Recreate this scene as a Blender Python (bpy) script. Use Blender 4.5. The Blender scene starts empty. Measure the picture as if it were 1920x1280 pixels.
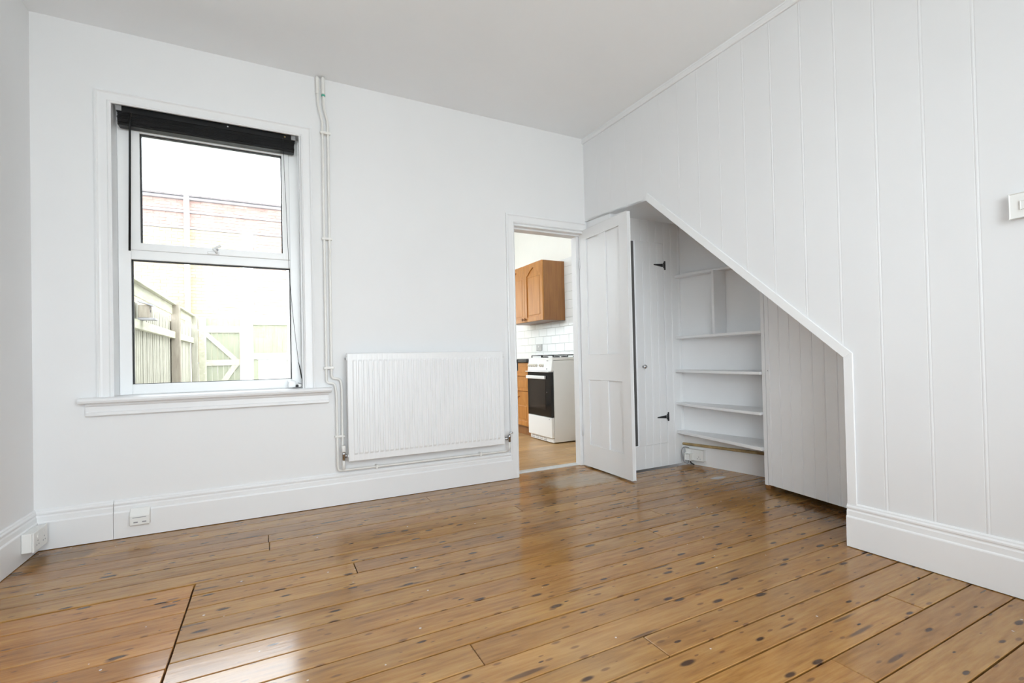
import bpy, bmesh, math, random
from mathutils import Vector, Matrix

random.seed(7)
SC = bpy.context.scene
COL = SC.collection
PI = math.pi

# ------------------------------------------------------------------ camera
CAM_POS = Vector((0.0, -3.1684, 0.90))
YAW, PITCH, ROLL = 0.4727, 0.0114, -0.0217
fw = Vector((math.sin(YAW) * math.cos(PITCH), math.cos(YAW) * math.cos(PITCH), math.sin(PITCH)))
rt = Vector((math.cos(YAW), -math.sin(YAW), 0.0))
up = rt.cross(fw)
c_, s_ = math.cos(ROLL), math.sin(ROLL)
rt, up = c_ * rt + s_ * up, -s_ * rt + c_ * up
cam_d = bpy.data.cameras.new('camera')
cam_d.sensor_width = 36.0
cam_d.lens = 887.8133 / 1920 * 36.0
cam_d.shift_y = 20.4143 / 1920
cam_d.clip_start = 0.02
cam_d.clip_end = 200
cam = bpy.data.objects.new('camera', cam_d)
COL.objects.link(cam)
M = Matrix((rt, up, -fw)).transposed().to_4x4()
M.translation = CAM_POS
cam.matrix_world = M
SC.camera = cam

# ------------------------------------------------------------------ sky, portals, exposure
SKY = 3.9
world = bpy.data.worlds.new('overcast_sky')
SC.world = world
world.use_nodes = True
bg = world.node_tree.nodes['Background']
bg.inputs['Color'].default_value = (0.89, 0.942, 1.0, 1)
bg.inputs['Strength'].default_value = SKY


def portal(name, loc, rot, sx, sy):
    d = bpy.data.lights.new(name, 'AREA')
    d.shape = 'RECTANGLE'
    d.size, d.size_y = sx, sy
    d.cycles.is_portal = True
    o = bpy.data.objects.new(name, d)
    o.location, o.rotation_euler = loc, rot
    COL.objects.link(o)
    return o


# sky portals: the yard window, then four unseen windows added for brightness
portal('daylight_portal', (-0.27, 0.30, 1.54), (-PI / 2, 0, 0), 0.95, 1.6)
portal('daylight_portal', (0.40, -4.28, 1.45), (PI / 2, 0, 0), 2.5, 2.1)
portal('daylight_portal', (-1.20, -3.25, 1.55), (0, -PI / 2, 0), 1.3, 0.7)
portal('daylight_portal', (0.28, 2.35, 1.79), (0, -PI / 2, 0), 1.78, 2.9)
portal('daylight_portal', (1.75, 4.52, 1.55), (-PI / 2, 0, 0), 2.0, 1.4)

vs = SC.view_settings
vs.view_transform = 'Standard'
vs.look = 'None'
vs.gamma = 1.0
vs.use_curve_mapping = False
vs.exposure = 1.23
cy = SC.cycles
cy.max_bounces = 8
cy.diffuse_bounces = 5
cy.glossy_bounces = 3
cy.transparent_max_bounces = 16
cy.caustics_reflective = False
cy.caustics_refractive = False
cy.sample_clamp_indirect = 6.0
cy.use_denoising = True
cy.use_adaptive_sampling = True
cy.adaptive_threshold = 0.06
cy.adaptive_min_samples = 24

# ------------------------------------------------------------------ materials
MATS = {}


class NT:
    def __init__(s, name):
        s.m = bpy.data.materials.new(name)
        s.m.use_nodes = True
        s.t = s.m.node_tree
        s.n = s.t.nodes
        s.b = s.n['Principled BSDF']
        MATS[name] = s.m

    def node(s, typ, **kw):
        nd = s.n.new(typ)
        for k, v in kw.items():
            setattr(nd, k, v)
        return nd

    def link(s, a, b):
        s.t.links.new(a, b)

    def coords(s, scale=(1, 1, 1), kind='Object', rnd=0.0):
        tc = s.node('ShaderNodeTexCoord')
        mp = s.node('ShaderNodeMapping')
        mp.inputs['Scale'].default_value = scale
        src = tc.outputs[kind]
        if rnd:
            oi = s.node('ShaderNodeObjectInfo')
            ml = s.node('ShaderNodeMath', operation='MULTIPLY')
            ml.inputs[1].default_value = rnd
            s.link(oi.outputs['Random'], ml.inputs[0])
            ad = s.node('ShaderNodeVectorMath', operation='ADD')
            cx = s.node('ShaderNodeCombineXYZ')
            for k in range(3):
                s.link(ml.outputs[0], cx.inputs[k])
            s.link(src, ad.inputs[0])
            s.link(cx.outputs[0], ad.inputs[1])
            src = ad.outputs[0]
        s.link(src, mp.inputs['Vector'])
        return mp.outputs[0]

    def noise(s, vec, scale=5, detail=3, rough=0.5):
        nd = s.node('ShaderNodeTexNoise')
        nd.inputs['Scale'].default_value = scale
        nd.inputs['Detail'].default_value = detail
        nd.inputs['Roughness'].default_value = rough
        s.link(vec, nd.inputs['Vector'])
        return nd.outputs['Fac']

    def voro(s, vec, scale=5):
        nd = s.node('ShaderNodeTexVoronoi', voronoi_dimensions='2D')
        nd.inputs['Scale'].default_value = scale
        s.link(vec, nd.inputs['Vector'])
        return nd.outputs['Distance'], nd.outputs['Color']

    def ramp(s, fac, stops):
        nd = s.node('ShaderNodeValToRGB')
        cr = nd.color_ramp
        while len(cr.elements) < len(stops):
            cr.elements.new(0.5)
        for e, (p, c) in zip(cr.elements, stops):
            e.position = p
            e.color = (*c, 1) if len(c) == 3 else c
        s.link(fac, nd.inputs['Fac'])
        return nd.outputs['Color']

    def mix(s, fac, a, b, blend='MIX'):
        nd = s.node('ShaderNodeMix', data_type='RGBA', blend_type=blend)
        for i, v in ((0, fac), (6, a), (7, b)):
            if isinstance(v, (int, float)):
                nd.inputs[i].default_value = v
            elif isinstance(v, tuple):
                nd.inputs[i].default_value = (*v, 1)
            else:
                s.link(v, nd.inputs[i])
        return nd.outputs[2]

    def math(s, op, a, b=0.0, clamp=False):
        nd = s.node('ShaderNodeMath', operation=op, use_clamp=clamp)
        for i, v in ((0, a), (1, b)):
            if isinstance(v, (int, float)):
                nd.inputs[i].default_value = v
            else:
                s.link(v, nd.inputs[i])
        return nd.outputs[0]

    def bump(s, height, strength=0.2, dist=0.01):
        nd = s.node('ShaderNodeBump')
        nd.inputs['Strength'].default_value = strength
        nd.inputs['Distance'].default_value = dist
        s.link(height, nd.inputs['Height'])
        s.link(nd.outputs[0], s.b.inputs['Normal'])

    def set(s, **kw):
        for k, v in kw.items():
            k = {'color': 'Base Color', 'rough': 'Roughness', 'metal': 'Metallic',
                 'spec': 'Specular IOR Level', 'coat': 'Coat Weight'}[k]
            if isinstance(v, tuple):
                v = (*v, 1)
            if isinstance(v, (int, float, tuple)):
                s.b.inputs[k].default_value = v
            else:
                s.link(v, s.b.inputs[k])
        return s


def plain(name, color, rough=0.5, metal=0.0, var=0.04, scale=6.0, bump=0.0, bscale=60.0, spec=0.5):
    t = NT(name)
    v = t.coords()
    lo = tuple(max(0, c * (1 - var)) for c in color)
    hi = tuple(min(1, c * (1 + var)) for c in color)
    t.set(color=t.ramp(t.noise(v, scale, 3), [(0.3, lo), (0.7, hi)]), rough=rough, metal=metal, spec=spec)
    if bump:
        t.bump(t.noise(v, bscale, 4), bump, 0.003)
    return t.m


plain('wall_paint', (0.80, 0.802, 0.806), 0.6, var=0.012, scale=2.0, bump=0.10, bscale=35, spec=0.3)
plain('ceiling_paint', (0.895, 0.91, 0.93), 0.8, var=0.012, scale=1.5, bump=0.08, bscale=40, spec=0.2)
plain('gloss_paint', (0.81, 0.814, 0.82), 0.32, var=0.012, scale=3.0, bump=0.06, bscale=25)
plain('board_paint', (0.765, 0.769, 0.778), 0.38, var=0.010, scale=2.0, bump=0.08, bscale=22)
plain('alcove_paint', (0.85, 0.855, 0.862), 0.45, var=0.02, scale=3.0, bump=0.1, bscale=22)
plain('upvc', (0.90, 0.91, 0.915), 0.25, var=0.01)
plain('radiator_enamel', (0.82, 0.824, 0.83), 0.28, var=0.006)
plain('white_plastic', (0.80, 0.80, 0.78), 0.35, var=0.01)
plain('socket_grey', (0.50, 0.50, 0.48), 0.5)
plain('grey_plastic', (0.30, 0.30, 0.31), 0.45)
plain('black_plastic', (0.006, 0.006, 0.0065), 0.45, var=0.2, spec=0.3)
plain('black_iron', (0.012, 0.012, 0.014), 0.45, var=0.3, bump=0.2)
plain('black_rubber', (0.01, 0.01, 0.011), 0.6)
plain('chrome', (0.55, 0.55, 0.56), 0.22, 1.0)
plain('brass', (0.55, 0.42, 0.2), 0.3, 1.0)
plain('pipe_paint', (0.80, 0.79, 0.76), 0.35, var=0.03, scale=12)
plain('old_pipe', (0.42, 0.30, 0.14), 0.5, var=0.3, scale=20)
plain('green_cloth', (0.10, 0.42, 0.32), 0.6)
plain('enamel_white', (0.78, 0.78, 0.765), 0.22, var=0.008)
plain('oven_glass', (0.010, 0.010, 0.011), 0.06, var=0.1)
plain('oven_window', (0.030, 0.024, 0.021), 0.08, var=0.2)
plain('knob_beige', (0.62, 0.58, 0.50), 0.4)
plain('worktop', (0.035, 0.036, 0.034), 0.3, var=0.4, scale=80)
plain('tile_glaze', (0.80, 0.81, 0.795), 0.12, var=0.01)
plain('grout', (0.70, 0.71, 0.68), 0.8)
plain('kitchen_paint', (0.83, 0.82, 0.76), 0.7, var=0.01)
plain('interior_shade', (0.05, 0.045, 0.04), 0.9)
plain('subfloor', (0.035, 0.028, 0.022), 0.9)
plain('yard_paving', (0.62, 0.60, 0.55), 0.9, var=0.15)
plain('render_white', (0.80, 0.80, 0.79), 0.8, var=0.03)
plain('mortar', (0.42, 0.38, 0.33), 0.9, var=0.08)
plain('slate', (0.24, 0.22, 0.23), 0.7, var=0.1)
plain('zinc', (0.42, 0.43, 0.45), 0.4, 0.8)
plain('lead_grey', (0.30, 0.29, 0.30), 0.6)
plain('threshold_paint', (0.66, 0.67, 0.66), 0.4, var=0.08, scale=25)


def glass_mat():
    t = NT('window_glass')
    tr = t.node('ShaderNodeBsdfTransparent')
    tr.inputs['Color'].default_value = (0.97, 0.985, 0.98, 1)
    gl = t.node('ShaderNodeBsdfGlossy')
    gl.inputs['Roughness'].default_value = 0.02
    fr = t.node('ShaderNodeFresnel')
    fr.inputs['IOR'].default_value = 1.25
    mx = t.node('ShaderNodeMixShader')
    t.link(fr.outputs[0], mx.inputs[0])
    t.link(tr.outputs[0], mx.inputs[1])
    t.link(gl.outputs[0], mx.inputs[2])
    out = [n for n in t.n if n.type == 'OUTPUT_MATERIAL'][0]
    t.link(mx.outputs[0], out.inputs[0])


glass_mat()


def floor_mat(name, light, mid, dark, spots=1.0, rough=0.16):
    """old varnished pine boards: streaky grain, knots, dark stains, scuffs, paint specks"""
    t = NT(name)
    oi = t.node('ShaderNodeObjectInfo')
    g = t.coords((2.2, 22, 22), rnd=13.0)
    grain = t.noise(g, 3.0, 5, 0.62)
    g2 = t.coords((0.7, 5, 5), rnd=31.0)
    blotch = t.noise(g2, 2.2, 4, 0.6)
    col = t.ramp(t.math('ADD', t.math('MULTIPLY', grain, 0.55), t.math('MULTIPLY', blotch, 0.45)),
                 [(0.34, dark), (0.48, mid), (0.64, light)])
    tone = t.ramp(oi.outputs['Random'], [(0.0, (0.84, 0.80, 0.76)), (0.5, (1.0, 0.98, 0.95)), (1.0, (1.10, 1.08, 1.02))])
    col = t.mix(1.0, col, tone, 'MULTIPLY')
    col = t.mix(1.0, col, oi.outputs['Color'], 'MULTIPLY')
    # large worn / dirty patches across the room
    wp = t.node('ShaderNodeNewGeometry').outputs['Position']
    big = t.noise(wp, 1.3, 4, 0.6)
    col = t.mix(t.math('MULTIPLY', t.ramp(big, [(0.5, (0, 0, 0)), (0.72, (1, 1, 1))]), 0.32), col, (0.30, 0.215, 0.125))
    # knots : elongated cells
    if spots:
        warp = t.noise(t.coords((3, 9, 9), rnd=5.0), 3.0, 3)
        for (sx, sy, thr, amt, c, off) in ((4.2, 12.0, 0.118, 0.92, (0.040, 0.019, 0.014), 3.0),
                                           (7.0, 20.0, 0.120, 0.62, (0.095, 0.040, 0.022), 17.0),
                                           (1.35, 12.0, 0.095, 0.72, (0.050, 0.027, 0.020), 41.0)):
            d, cc = t.voro(t.coords((sx, sy, sy), rnd=off), 1.0)
            dd = t.math('ADD', d, t.math('MULTIPLY', t.math('SUBTRACT', warp, 0.5), 0.13))
            sep = t.node('ShaderNodeSeparateColor')
            t.link(cc, sep.inputs[0])
            keep = t.math('GREATER_THAN', sep.outputs[0], 0.34)
            r = t.math('MULTIPLY', t.math('ADD', sep.outputs[1], 0.25), thr)
            m = t.math('SUBTRACT', 1.0, t.math('DIVIDE', dd, r), clamp=True)
            m = t.math('MULTIPLY', t.math('MULTIPLY', t.math('MULTIPLY', m, 2.2, clamp=True), keep), amt)
            col = t.mix(m, col, c)
        # white paint specks
        d, cc = t.voro(wp, 9.0)
        sep = t.node('ShaderNodeSeparateColor')
        t.link(cc, sep.inputs[0])
        sp = t.math('MULTIPLY', t.math('LESS_THAN', d, t.math('MULTIPLY', sep.outputs[0], 0.040)), t.math('GREATER_THAN', sep.outputs[2], 0.86))
        col = t.mix(t.math('MULTIPLY', sp, 0.7), col, (0.72, 0.66, 0.58))
        # worn grey scuffs by the doorway and in the alcove, then two darker brown patches
        for (x, y, rx, ry, amt, c) in ((2.02, -0.30, 0.42, 0.22, 0.55, (0.50, 0.43, 0.33)),
                                       (2.88, -0.78, 0.09, 0.035, 0.95, (0.62, 0.60, 0.56)),
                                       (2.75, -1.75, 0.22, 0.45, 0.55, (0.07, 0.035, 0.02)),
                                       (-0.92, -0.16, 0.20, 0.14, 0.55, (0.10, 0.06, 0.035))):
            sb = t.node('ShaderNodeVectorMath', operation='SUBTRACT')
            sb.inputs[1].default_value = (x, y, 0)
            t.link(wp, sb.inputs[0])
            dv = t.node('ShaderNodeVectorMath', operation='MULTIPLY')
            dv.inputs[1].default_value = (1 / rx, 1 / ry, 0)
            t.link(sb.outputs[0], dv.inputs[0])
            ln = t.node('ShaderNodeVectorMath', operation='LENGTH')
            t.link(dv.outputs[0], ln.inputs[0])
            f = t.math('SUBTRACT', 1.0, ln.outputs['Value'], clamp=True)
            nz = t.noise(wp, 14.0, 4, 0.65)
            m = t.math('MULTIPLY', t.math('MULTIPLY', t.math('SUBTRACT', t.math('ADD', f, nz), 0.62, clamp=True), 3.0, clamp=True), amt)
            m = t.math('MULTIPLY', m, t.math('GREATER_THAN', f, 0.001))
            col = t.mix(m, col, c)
    rg = t.math('ADD', t.math('MULTIPLY', blotch, 0.16), rough - 0.07)
    t.set(color=col, rough=rg, spec=0.60)
    t.bump(t.math('ADD', t.math('MULTIPLY', grain, 0.6), t.math('MULTIPLY', blotch, 0.4)), 0.12, 0.004)


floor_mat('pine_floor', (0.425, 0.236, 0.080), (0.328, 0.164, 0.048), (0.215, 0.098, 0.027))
floor_mat('laminate_floor', (0.62, 0.42, 0.21), (0.50, 0.31, 0.14), (0.36, 0.20, 0.085), spots=0, rough=0.35)


def wood(name, light, dark, scale=(16, 16, 1.2), rough=0.35):
    t = NT(name)
    v = t.coords(scale, rnd=7.0)
    n = t.noise(v, 2.5, 4, 0.55)
    t.set(color=t.ramp(n, [(0.3, dark), (0.7, light)]), rough=rough)


wood('oak_front', (0.50, 0.225, 0.055), (0.36, 0.140, 0.028))
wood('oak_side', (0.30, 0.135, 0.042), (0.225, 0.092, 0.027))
wood('fence_wood', (0.40, 0.38, 0.315), (0.30, 0.285, 0.23), (10, 10, 2.0), 0.9)
wood('fence_rail', (0.46, 0.44, 0.35), (0.355, 0.345, 0.255), (6, 2, 10), 0.9)
wood('post_wood', (0.34, 0.30, 0.24), (0.24, 0.20, 0.16), (10, 10, 2.0), 0.9)
wood('gate_wood', (0.30, 0.30, 0.215), (0.21, 0.225, 0.145), (8, 8, 1.5), 0.9)


def brick_mat():
    t = NT('brick')
    wp = t.node('ShaderNodeNewGeometry').outputs['Position']
    sc = t.node('ShaderNodeVectorMath', operation='MULTIPLY')
    sc.inputs[1].default_value = (4.4, 1, 13.3)
    t.link(wp, sc.inputs[0])
    fl = t.node('ShaderNodeVectorMath', operation='FLOOR')
    t.link(sc.outputs[0], fl.inputs[0])
    wn = t.node('ShaderNodeTexWhiteNoise')
    t.link(fl.outputs[0], wn.inputs[0])
    yel = t.ramp(wn.outputs['Value'], [(0, (0.31, 0.23, 0.145)), (1, (0.39, 0.31, 0.205))])
    red = t.ramp(wn.outputs['Value'], [(0, (0.25, 0.155, 0.135)), (1, (0.35, 0.25, 0.215))])
    sp = t.node('ShaderNodeSeparateXYZ')
    t.link(wp, sp.inputs[0])
    isred = t.math('MAXIMUM', t.math('GREATER_THAN', sp.outputs[0], -0.33), t.math('GREATER_THAN', sp.outputs[2], 4.05))
    t.set(color=t.mix(isred, yel, red), rough=0.9)


brick_mat()


# ------------------------------------------------------------------ mesh helpers
class MB:
    def __init__(s):
        s.bm = bmesh.new()

    def box(s, x0, x1, y0, y1, z0, z1, bevel=0.0, seg=1):
        bm = bmesh.new()
        bmesh.ops.create_cube(bm, size=1.0)
        for v in bm.verts:
            v.co = Vector(((x0 + x1) / 2 + v.co.x * (x1 - x0), (y0 + y1) / 2 + v.co.y * (y1 - y0), (z0 + z1) / 2 + v.co.z * (z1 - z0)))
        if bevel:
            bmesh.ops.bevel(bm, geom=bm.edges[:], offset=bevel, segments=seg, affect='EDGES', profile=0.5)
        return s.join(bm)

    def join(s, bm, mat=None):
        if mat is not None:
            bmesh.ops.transform(bm, matrix=mat, verts=bm.verts)
        me = bpy.data.meshes.new('tmp')
        bm.to_mesh(me)
        bm.free()
        s.bm.from_mesh(me)
        bpy.data.meshes.remove(me)
        return s

    def obox(s, p, d, n, s0, s1, n0, n1, z0, z1, bevel=0.0):
        """box in a rotated frame: origin p, along d, normal n (2D unit vectors)"""
        bm = bmesh.new()
        bmesh.ops.create_cube(bm, size=1.0)
        for v in bm.verts:
            a = (s0 + s1) / 2 + v.co.x * (s1 - s0)
            b = (n0 + n1) / 2 + v.co.y * (n1 - n0)
            v.co = Vector((p[0] + d[0] * a + n[0] * b, p[1] + d[1] * a + n[1] * b, (z0 + z1) / 2 + v.co.z * (z1 - z0)))
        if bevel:
            bmesh.ops.bevel(bm, geom=bm.edges[:], offset=bevel, segments=1, affect='EDGES')
        bmesh.ops.recalc_face_normals(bm, faces=bm.faces)
        return s.join(bm)

    def prism(s, pts, vec, bevel=0.0):
        """polygon (3D points) extruded by vec"""
        bm = bmesh.new()
        vec = Vector(vec)
        a = [bm.verts.new(Vector(p)) for p in pts]
        b = [bm.verts.new(Vector(p) + vec) for p in pts]
        bm.faces.new(a)
        bm.faces.new(b[::-1])
        n = len(a)
        for i in range(n):
            bm.faces.new((a[i], b[i], b[(i + 1) % n], a[(i + 1) % n]))
        bmesh.ops.recalc_face_normals(bm, faces=bm.faces)
        if bevel:
            bmesh.ops.bevel(bm, geom=bm.edges[:], offset=bevel, segments=1, affect='EDGES')
        return s.join(bm)

    def tube(s, pts, r, fillet=0.0, seg=10, fs=5):
        pts = [Vector(p) for p in pts]
        path = [pts[0]]
        for i in range(1, len(pts) - 1):
            a, b, c = pts[i - 1], pts[i], pts[i + 1]
            if fillet > 0:
                f = min(fillet, (a - b).length * 0.49, (c - b).length * 0.49)
                p0 = b + (a - b).normalized() * f
                p2 = b + (c - b).normalized() * f
                for k in range(fs + 1):
                    u = k / fs
                    path.append(p0 * (1 - u) ** 2 + b * 2 * u * (1 - u) + p2 * u * u)
            else:
                path.append(b)
        path.append(pts[-1])
        bm = bmesh.new()
        nrm = None
        rings = []
        for i, p in enumerate(path):
            t = (path[min(i + 1, len(path) - 1)] - path[max(i - 1, 0)]).normalized()
            if nrm is None:
                nrm = t.orthogonal().normalized()
            nrm = (nrm - t * nrm.dot(t)).normalized()
            bi = t.cross(nrm)
            rings.append([bm.verts.new(p + nrm * r * math.cos(2 * PI * k / seg) + bi * r * math.sin(2 * PI * k / seg)) for k in range(seg)])
        for a, b in zip(rings, rings[1:]):
            for k in range(seg):
                bm.faces.new((a[k], a[(k + 1) % seg], b[(k + 1) % seg], b[k]))
        bm.faces.new(rings[0][::-1])
        bm.faces.new(rings[-1])
        for f in bm.faces:
            f.smooth = len(f.verts) == 4
        return s.join(bm)

    def lathe(s, prof, origin, axis, seg=16):
        """prof: (radius, height) along axis"""
        bm = bmesh.new()
        ax = Vector(axis).normalized()
        u = ax.orthogonal().normalized()
        w = ax.cross(u)
        o = Vector(origin)
        rings = []
        for r, h in prof:
            rings.append([bm.verts.new(o + ax * h + (u * math.cos(2 * PI * k / seg) + w * math.sin(2 * PI * k / seg)) * max(r, 1e-5)) for k in range(seg)])
        for a, b in zip(rings, rings[1:]):
            for k in range(seg):
                f = bm.faces.new((a[k], a[(k + 1) % seg], b[(k + 1) % seg], b[k]))
                f.smooth = True
        bm.faces.new(rings[0][::-1])
        bm.faces.new(rings[-1])
        bmesh.ops.recalc_face_normals(bm, faces=bm.faces)
        return s.join(bm)

    def sweep(s, prof, p0, p1, nrm, m0=0.0, m1=0.0):
        """profile (depth, z) swept from p0 to p1 (2D); nrm points into the room; m0/m1 mitre slopes"""
        bm = bmesh.new()
        d = Vector((p1[0] - p0[0], p1[1] - p0[1], 0)).normalized()
        n = Vector((nrm[0], nrm[1], 0))
        A, B = [], []
        for (a, z) in prof:
            A.append(bm.verts.new(Vector((p0[0], p0[1], z)) + n * a + d * (m0 * a)))
            B.append(bm.verts.new(Vector((p1[0], p1[1], z)) + n * a - d * (m1 * a)))
        k = len(prof)
        for i in range(k):
            bm.faces.new((A[i], A[(i + 1) % k], B[(i + 1) % k], B[i]))
        bm.faces.new(A[::-1])
        bm.faces.new(B)
        bmesh.ops.recalc_face_normals(bm, faces=bm.faces)
        return s.join(bm)

    def raw(s, verts, faces):
        bm = bmesh.new()
        vv = [bm.verts.new(v) for v in verts]
        for f in faces:
            bm.faces.new([vv[i] for i in f])
        bmesh.ops.recalc_face_normals(bm, faces=bm.faces)
        return s.join(bm)

    def mesh(s, name, mat):
        me = bpy.data.meshes.new(name)
        s.bm.to_mesh(me)
        s.bm.free()
        me.materials.append(MATS[mat])
        return me

    def build(s, name, mat, parent=None, origin=None):
        me = s.mesh(name, mat)
        return put(name, me, parent, origin)


def put(name, me, parent=None, origin=None, loc=None):
    """link a mesh whose vertices are in world space (or, with loc, in its own space)"""
    o = bpy.data.objects.new(name, me)
    COL.objects.link(o)
    if origin is not None:
        me.transform(Matrix.Translation(-Vector(origin)))
        o.location = origin
    if loc is not None:
        o.location = loc
    if parent is not None:
        o.parent = parent
        off = Vector((0, 0, 0))
        q = parent
        while q is not None:
            off += q.location
            q = q.parent
        o.location = Vector(o.location) - off
    return o


def tag(o, label, cat, group=None):
    o['label'] = label
    o['category'] = cat
    if group:
        o['group'] = group
    return o


def thing(name, loc, label, cat, group=None):
    o = bpy.data.objects.new(name, None)
    o.empty_display_size = 0.1
    o.location = loc
    COL.objects.link(o)
    return tag(o, label, cat, group)


def struct(o, label=None, cat=None):
    o['kind'] = 'structure'
    if label:
        o['label'] = label
    if cat:
        o['category'] = cat
    return o


def sthing(name, loc, label, cat):
    return struct(thing(name, loc, label, cat), label, cat)


# ------------------------------------------------------------------ dimensions
XL, XR, A_, H = -1.048, 2.3164, -0.0302, 2.6826
YF = -4.15                      # front wall, behind the camera
WT = 0.13                       # back wall thickness


def xr(y):
    return XR + A_ * y


# right wall frame: s runs from the back corner towards the camera
RL = math.hypot(1, A_)
RD = (-A_ * -1 / RL * -1, -1 / RL)
RD = (-A_ / RL, -1 / RL)
RN = (-1 / RL, A_ / RL)         # into the room
RN = (RN[0], -A_ * -1 / RL * 1)
RN = (RD[1], -RD[0])            # perpendicular, pointing to -x


def beaded_board(name, parent, p, d, n, s0, s1, zb, zt, mat, th=0.018, knees=(), bead=True, chamfer=0.003, gd=0.0008):
    """one vertical tongue-and-groove board; p+d*s is its face line, n points out of the face"""
    prof = [(s0, -gd), (s0 + chamfer, 0.0)]
    for k in knees:
        if s0 + chamfer < k < s1 - 0.016:
            prof.append((k, 0.0))
    if bead and s1 - s0 > 0.03:
        prof += [(s1 - 0.0125, 0.0), (s1 - 0.0110, -0.0006), (s1 - 0.0095, 0.0), (s1 - 0.0060, 0.0006), (s1 - 0.0022, 0.0)]
    else:
        prof += [(s1 - chamfer, 0.0)]
    prof += [(s1, -gd)]
    vs_, fs_ = [], []
    for (s, q) in prof:
        for (z, qq) in ((zb(s), q), (zt(s), q), (zt(s), -th), (zb(s), -th)):
            vs_.append((p[0] + d[0] * s + n[0] * qq, p[1] + d[1] * s + n[1] * qq, z))
    m = len(prof)
    for i in range(m - 1):
        a, b = 4 * i, 4 * i + 4
        for k in range(4):
            fs_.append((a + k, a + (k + 1) % 4, b + (k + 1) % 4, b + k))
    fs_.append((0, 3, 2, 1))
    e = 4 * (m - 1)
    fs_.append((e, e + 1, e + 2, e + 3))
    sm = (s0 + s1) / 2
    return MB().raw(vs_, fs_).build(name, mat, parent, (p[0] + d[0] * sm, p[1] + d[1] * sm, (zb(sm) + zt(sm)) / 2))


# ------------------------------------------------------------------ floor : one object for every board
floor = MB().box(XL - 0.1, 3.35, YF - 0.1, 0.10, -0.20, -0.024).build('floor', 'subfloor')
struct(floor, 'old varnished pine floorboards with dark knots and stains', 'floor')
PITCHB = 0.1167
E0 = -0.007
random.seed(3)
joints = {3: [-0.02], 4: [-0.015], 8: [0.32], 19: [2.005], 5: [1.31], 11: [1.72], 15: [0.55], 17: [1.05], 20: [1.45], 22: [0.9], 9: [1.95], 1: [0.9]}


def plank(x0, x1, y0, y1, parent, mat='pine_floor', tint=(1, 1, 1), name='floorboard', top=0.0, tilt=0.0, gap=0.0014):
    me = MB().box(-(x1 - x0) / 2 + gap * 0.6, (x1 - x0) / 2 - gap * 0.6, -(y1 - y0) / 2 + gap, (y1 - y0) / 2 - gap, -0.022, 0.0, 0.0016).mesh(name, mat)
    o = put(name, me, parent, loc=((x0 + x1) / 2, (y0 + y1) / 2, top))
    o.color = (*tint, 1)
    o.rotation_euler[0] = tilt
    return o


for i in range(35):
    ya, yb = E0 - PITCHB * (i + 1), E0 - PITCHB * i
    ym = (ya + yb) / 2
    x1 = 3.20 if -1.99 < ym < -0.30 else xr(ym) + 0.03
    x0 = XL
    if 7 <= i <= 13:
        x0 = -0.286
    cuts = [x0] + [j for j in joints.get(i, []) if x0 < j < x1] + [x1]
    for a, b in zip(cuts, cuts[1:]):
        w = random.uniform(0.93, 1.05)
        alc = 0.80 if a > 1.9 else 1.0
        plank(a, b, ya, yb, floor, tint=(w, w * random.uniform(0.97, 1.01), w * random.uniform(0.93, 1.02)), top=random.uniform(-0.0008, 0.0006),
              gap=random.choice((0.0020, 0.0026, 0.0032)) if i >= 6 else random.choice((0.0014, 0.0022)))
# the lift-out hatch boards, warmer in tone
hy = [-0.828, -0.948, -1.070, -1.190, -1.309, -1.428, -1.535, -1.640]
for k in range(7):
    w = random.uniform(0.98, 1.06)
    plank(XL, -0.2885, hy[k + 1], hy[k], floor, tint=(w * 1.10, w * 0.97, w * 0.80), top=-0.001, gap=0.0030 if k in (0, 5) else 0.0014)
# boards running into the doorway
plank(1.66, 2.30, E0, 0.095, floor)

# ------------------------------------------------------------------ room shell
ceil = MB().box(XL - 0.1, 2.75, YF - 0.1, WT, H, H + 0.12).build('ceiling', 'ceiling_paint')
struct(ceil, 'plain white plaster ceiling', 'ceiling')

WX0, WX1, WZ0, WZ1 = -0.732, 0.182, 0.735, 2.305       # window opening
DX0, DX1, DZ1 = 1.645, 2.300, 1.915                     # door opening
wb = MB()
wb.box(XL - 0.1, WX0, 0, WT, -0.2, H)
wb.box(WX0, WX1, 0, WT, -0.2, WZ0)
wb.box(WX0, WX1, 0, WT, WZ1, H)
wb.box(WX1, DX0, 0, WT, -0.2, H)
wb.box(DX0, DX1, 0, WT, DZ1, H)
wb.box(DX1, 3.35, 0, WT, -0.2, H)
struct(wb.build('wall_back', 'wall_paint'), 'white wall with the window and kitchen doorway', 'wall')
LWY0, LWY1, LWZ0, LWZ1 = -3.60, -2.90, 0.90, 2.20
wl = MB()
wl.box(XL - 0.1, XL, LWY1, 0, -0.02, H)
wl.box(XL - 0.1, XL, YF, LWY0, -0.02, H)
wl.box(XL - 0.1, XL, LWY0, LWY1, -0.02, LWZ0)
wl.box(XL - 0.1, XL, LWY0, LWY1, LWZ1, H)
struct(wl.build('wall_left', 'wall_paint'), 'plain white left wall', 'wall')
w5 = sthing('added_window_5', (XL, -3.25, LWZ0), 'white side window added unseen in the left wall for daylight', 'window')  # window added out of view to light the room from the left
fr = MB()
for (a, b, c, d) in ((LWY0, LWY0 + 0.06, LWZ0, LWZ1), (LWY1 - 0.06, LWY1, LWZ0, LWZ1), (LWY0, LWY1, LWZ0, LWZ0 + 0.06), (LWY0, LWY1, LWZ1 - 0.06, LWZ1)):
    fr.box(XL - 0.09, XL - 0.04, a, b, c, d)
fr.build('frame', 'upvc', w5)
MB().box(XL - 0.068, XL - 0.064, LWY0 + 0.06, LWY1 - 0.06, LWZ0 + 0.06, LWZ1 - 0.06).build('glass_pane', 'window_glass', w5)
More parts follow.
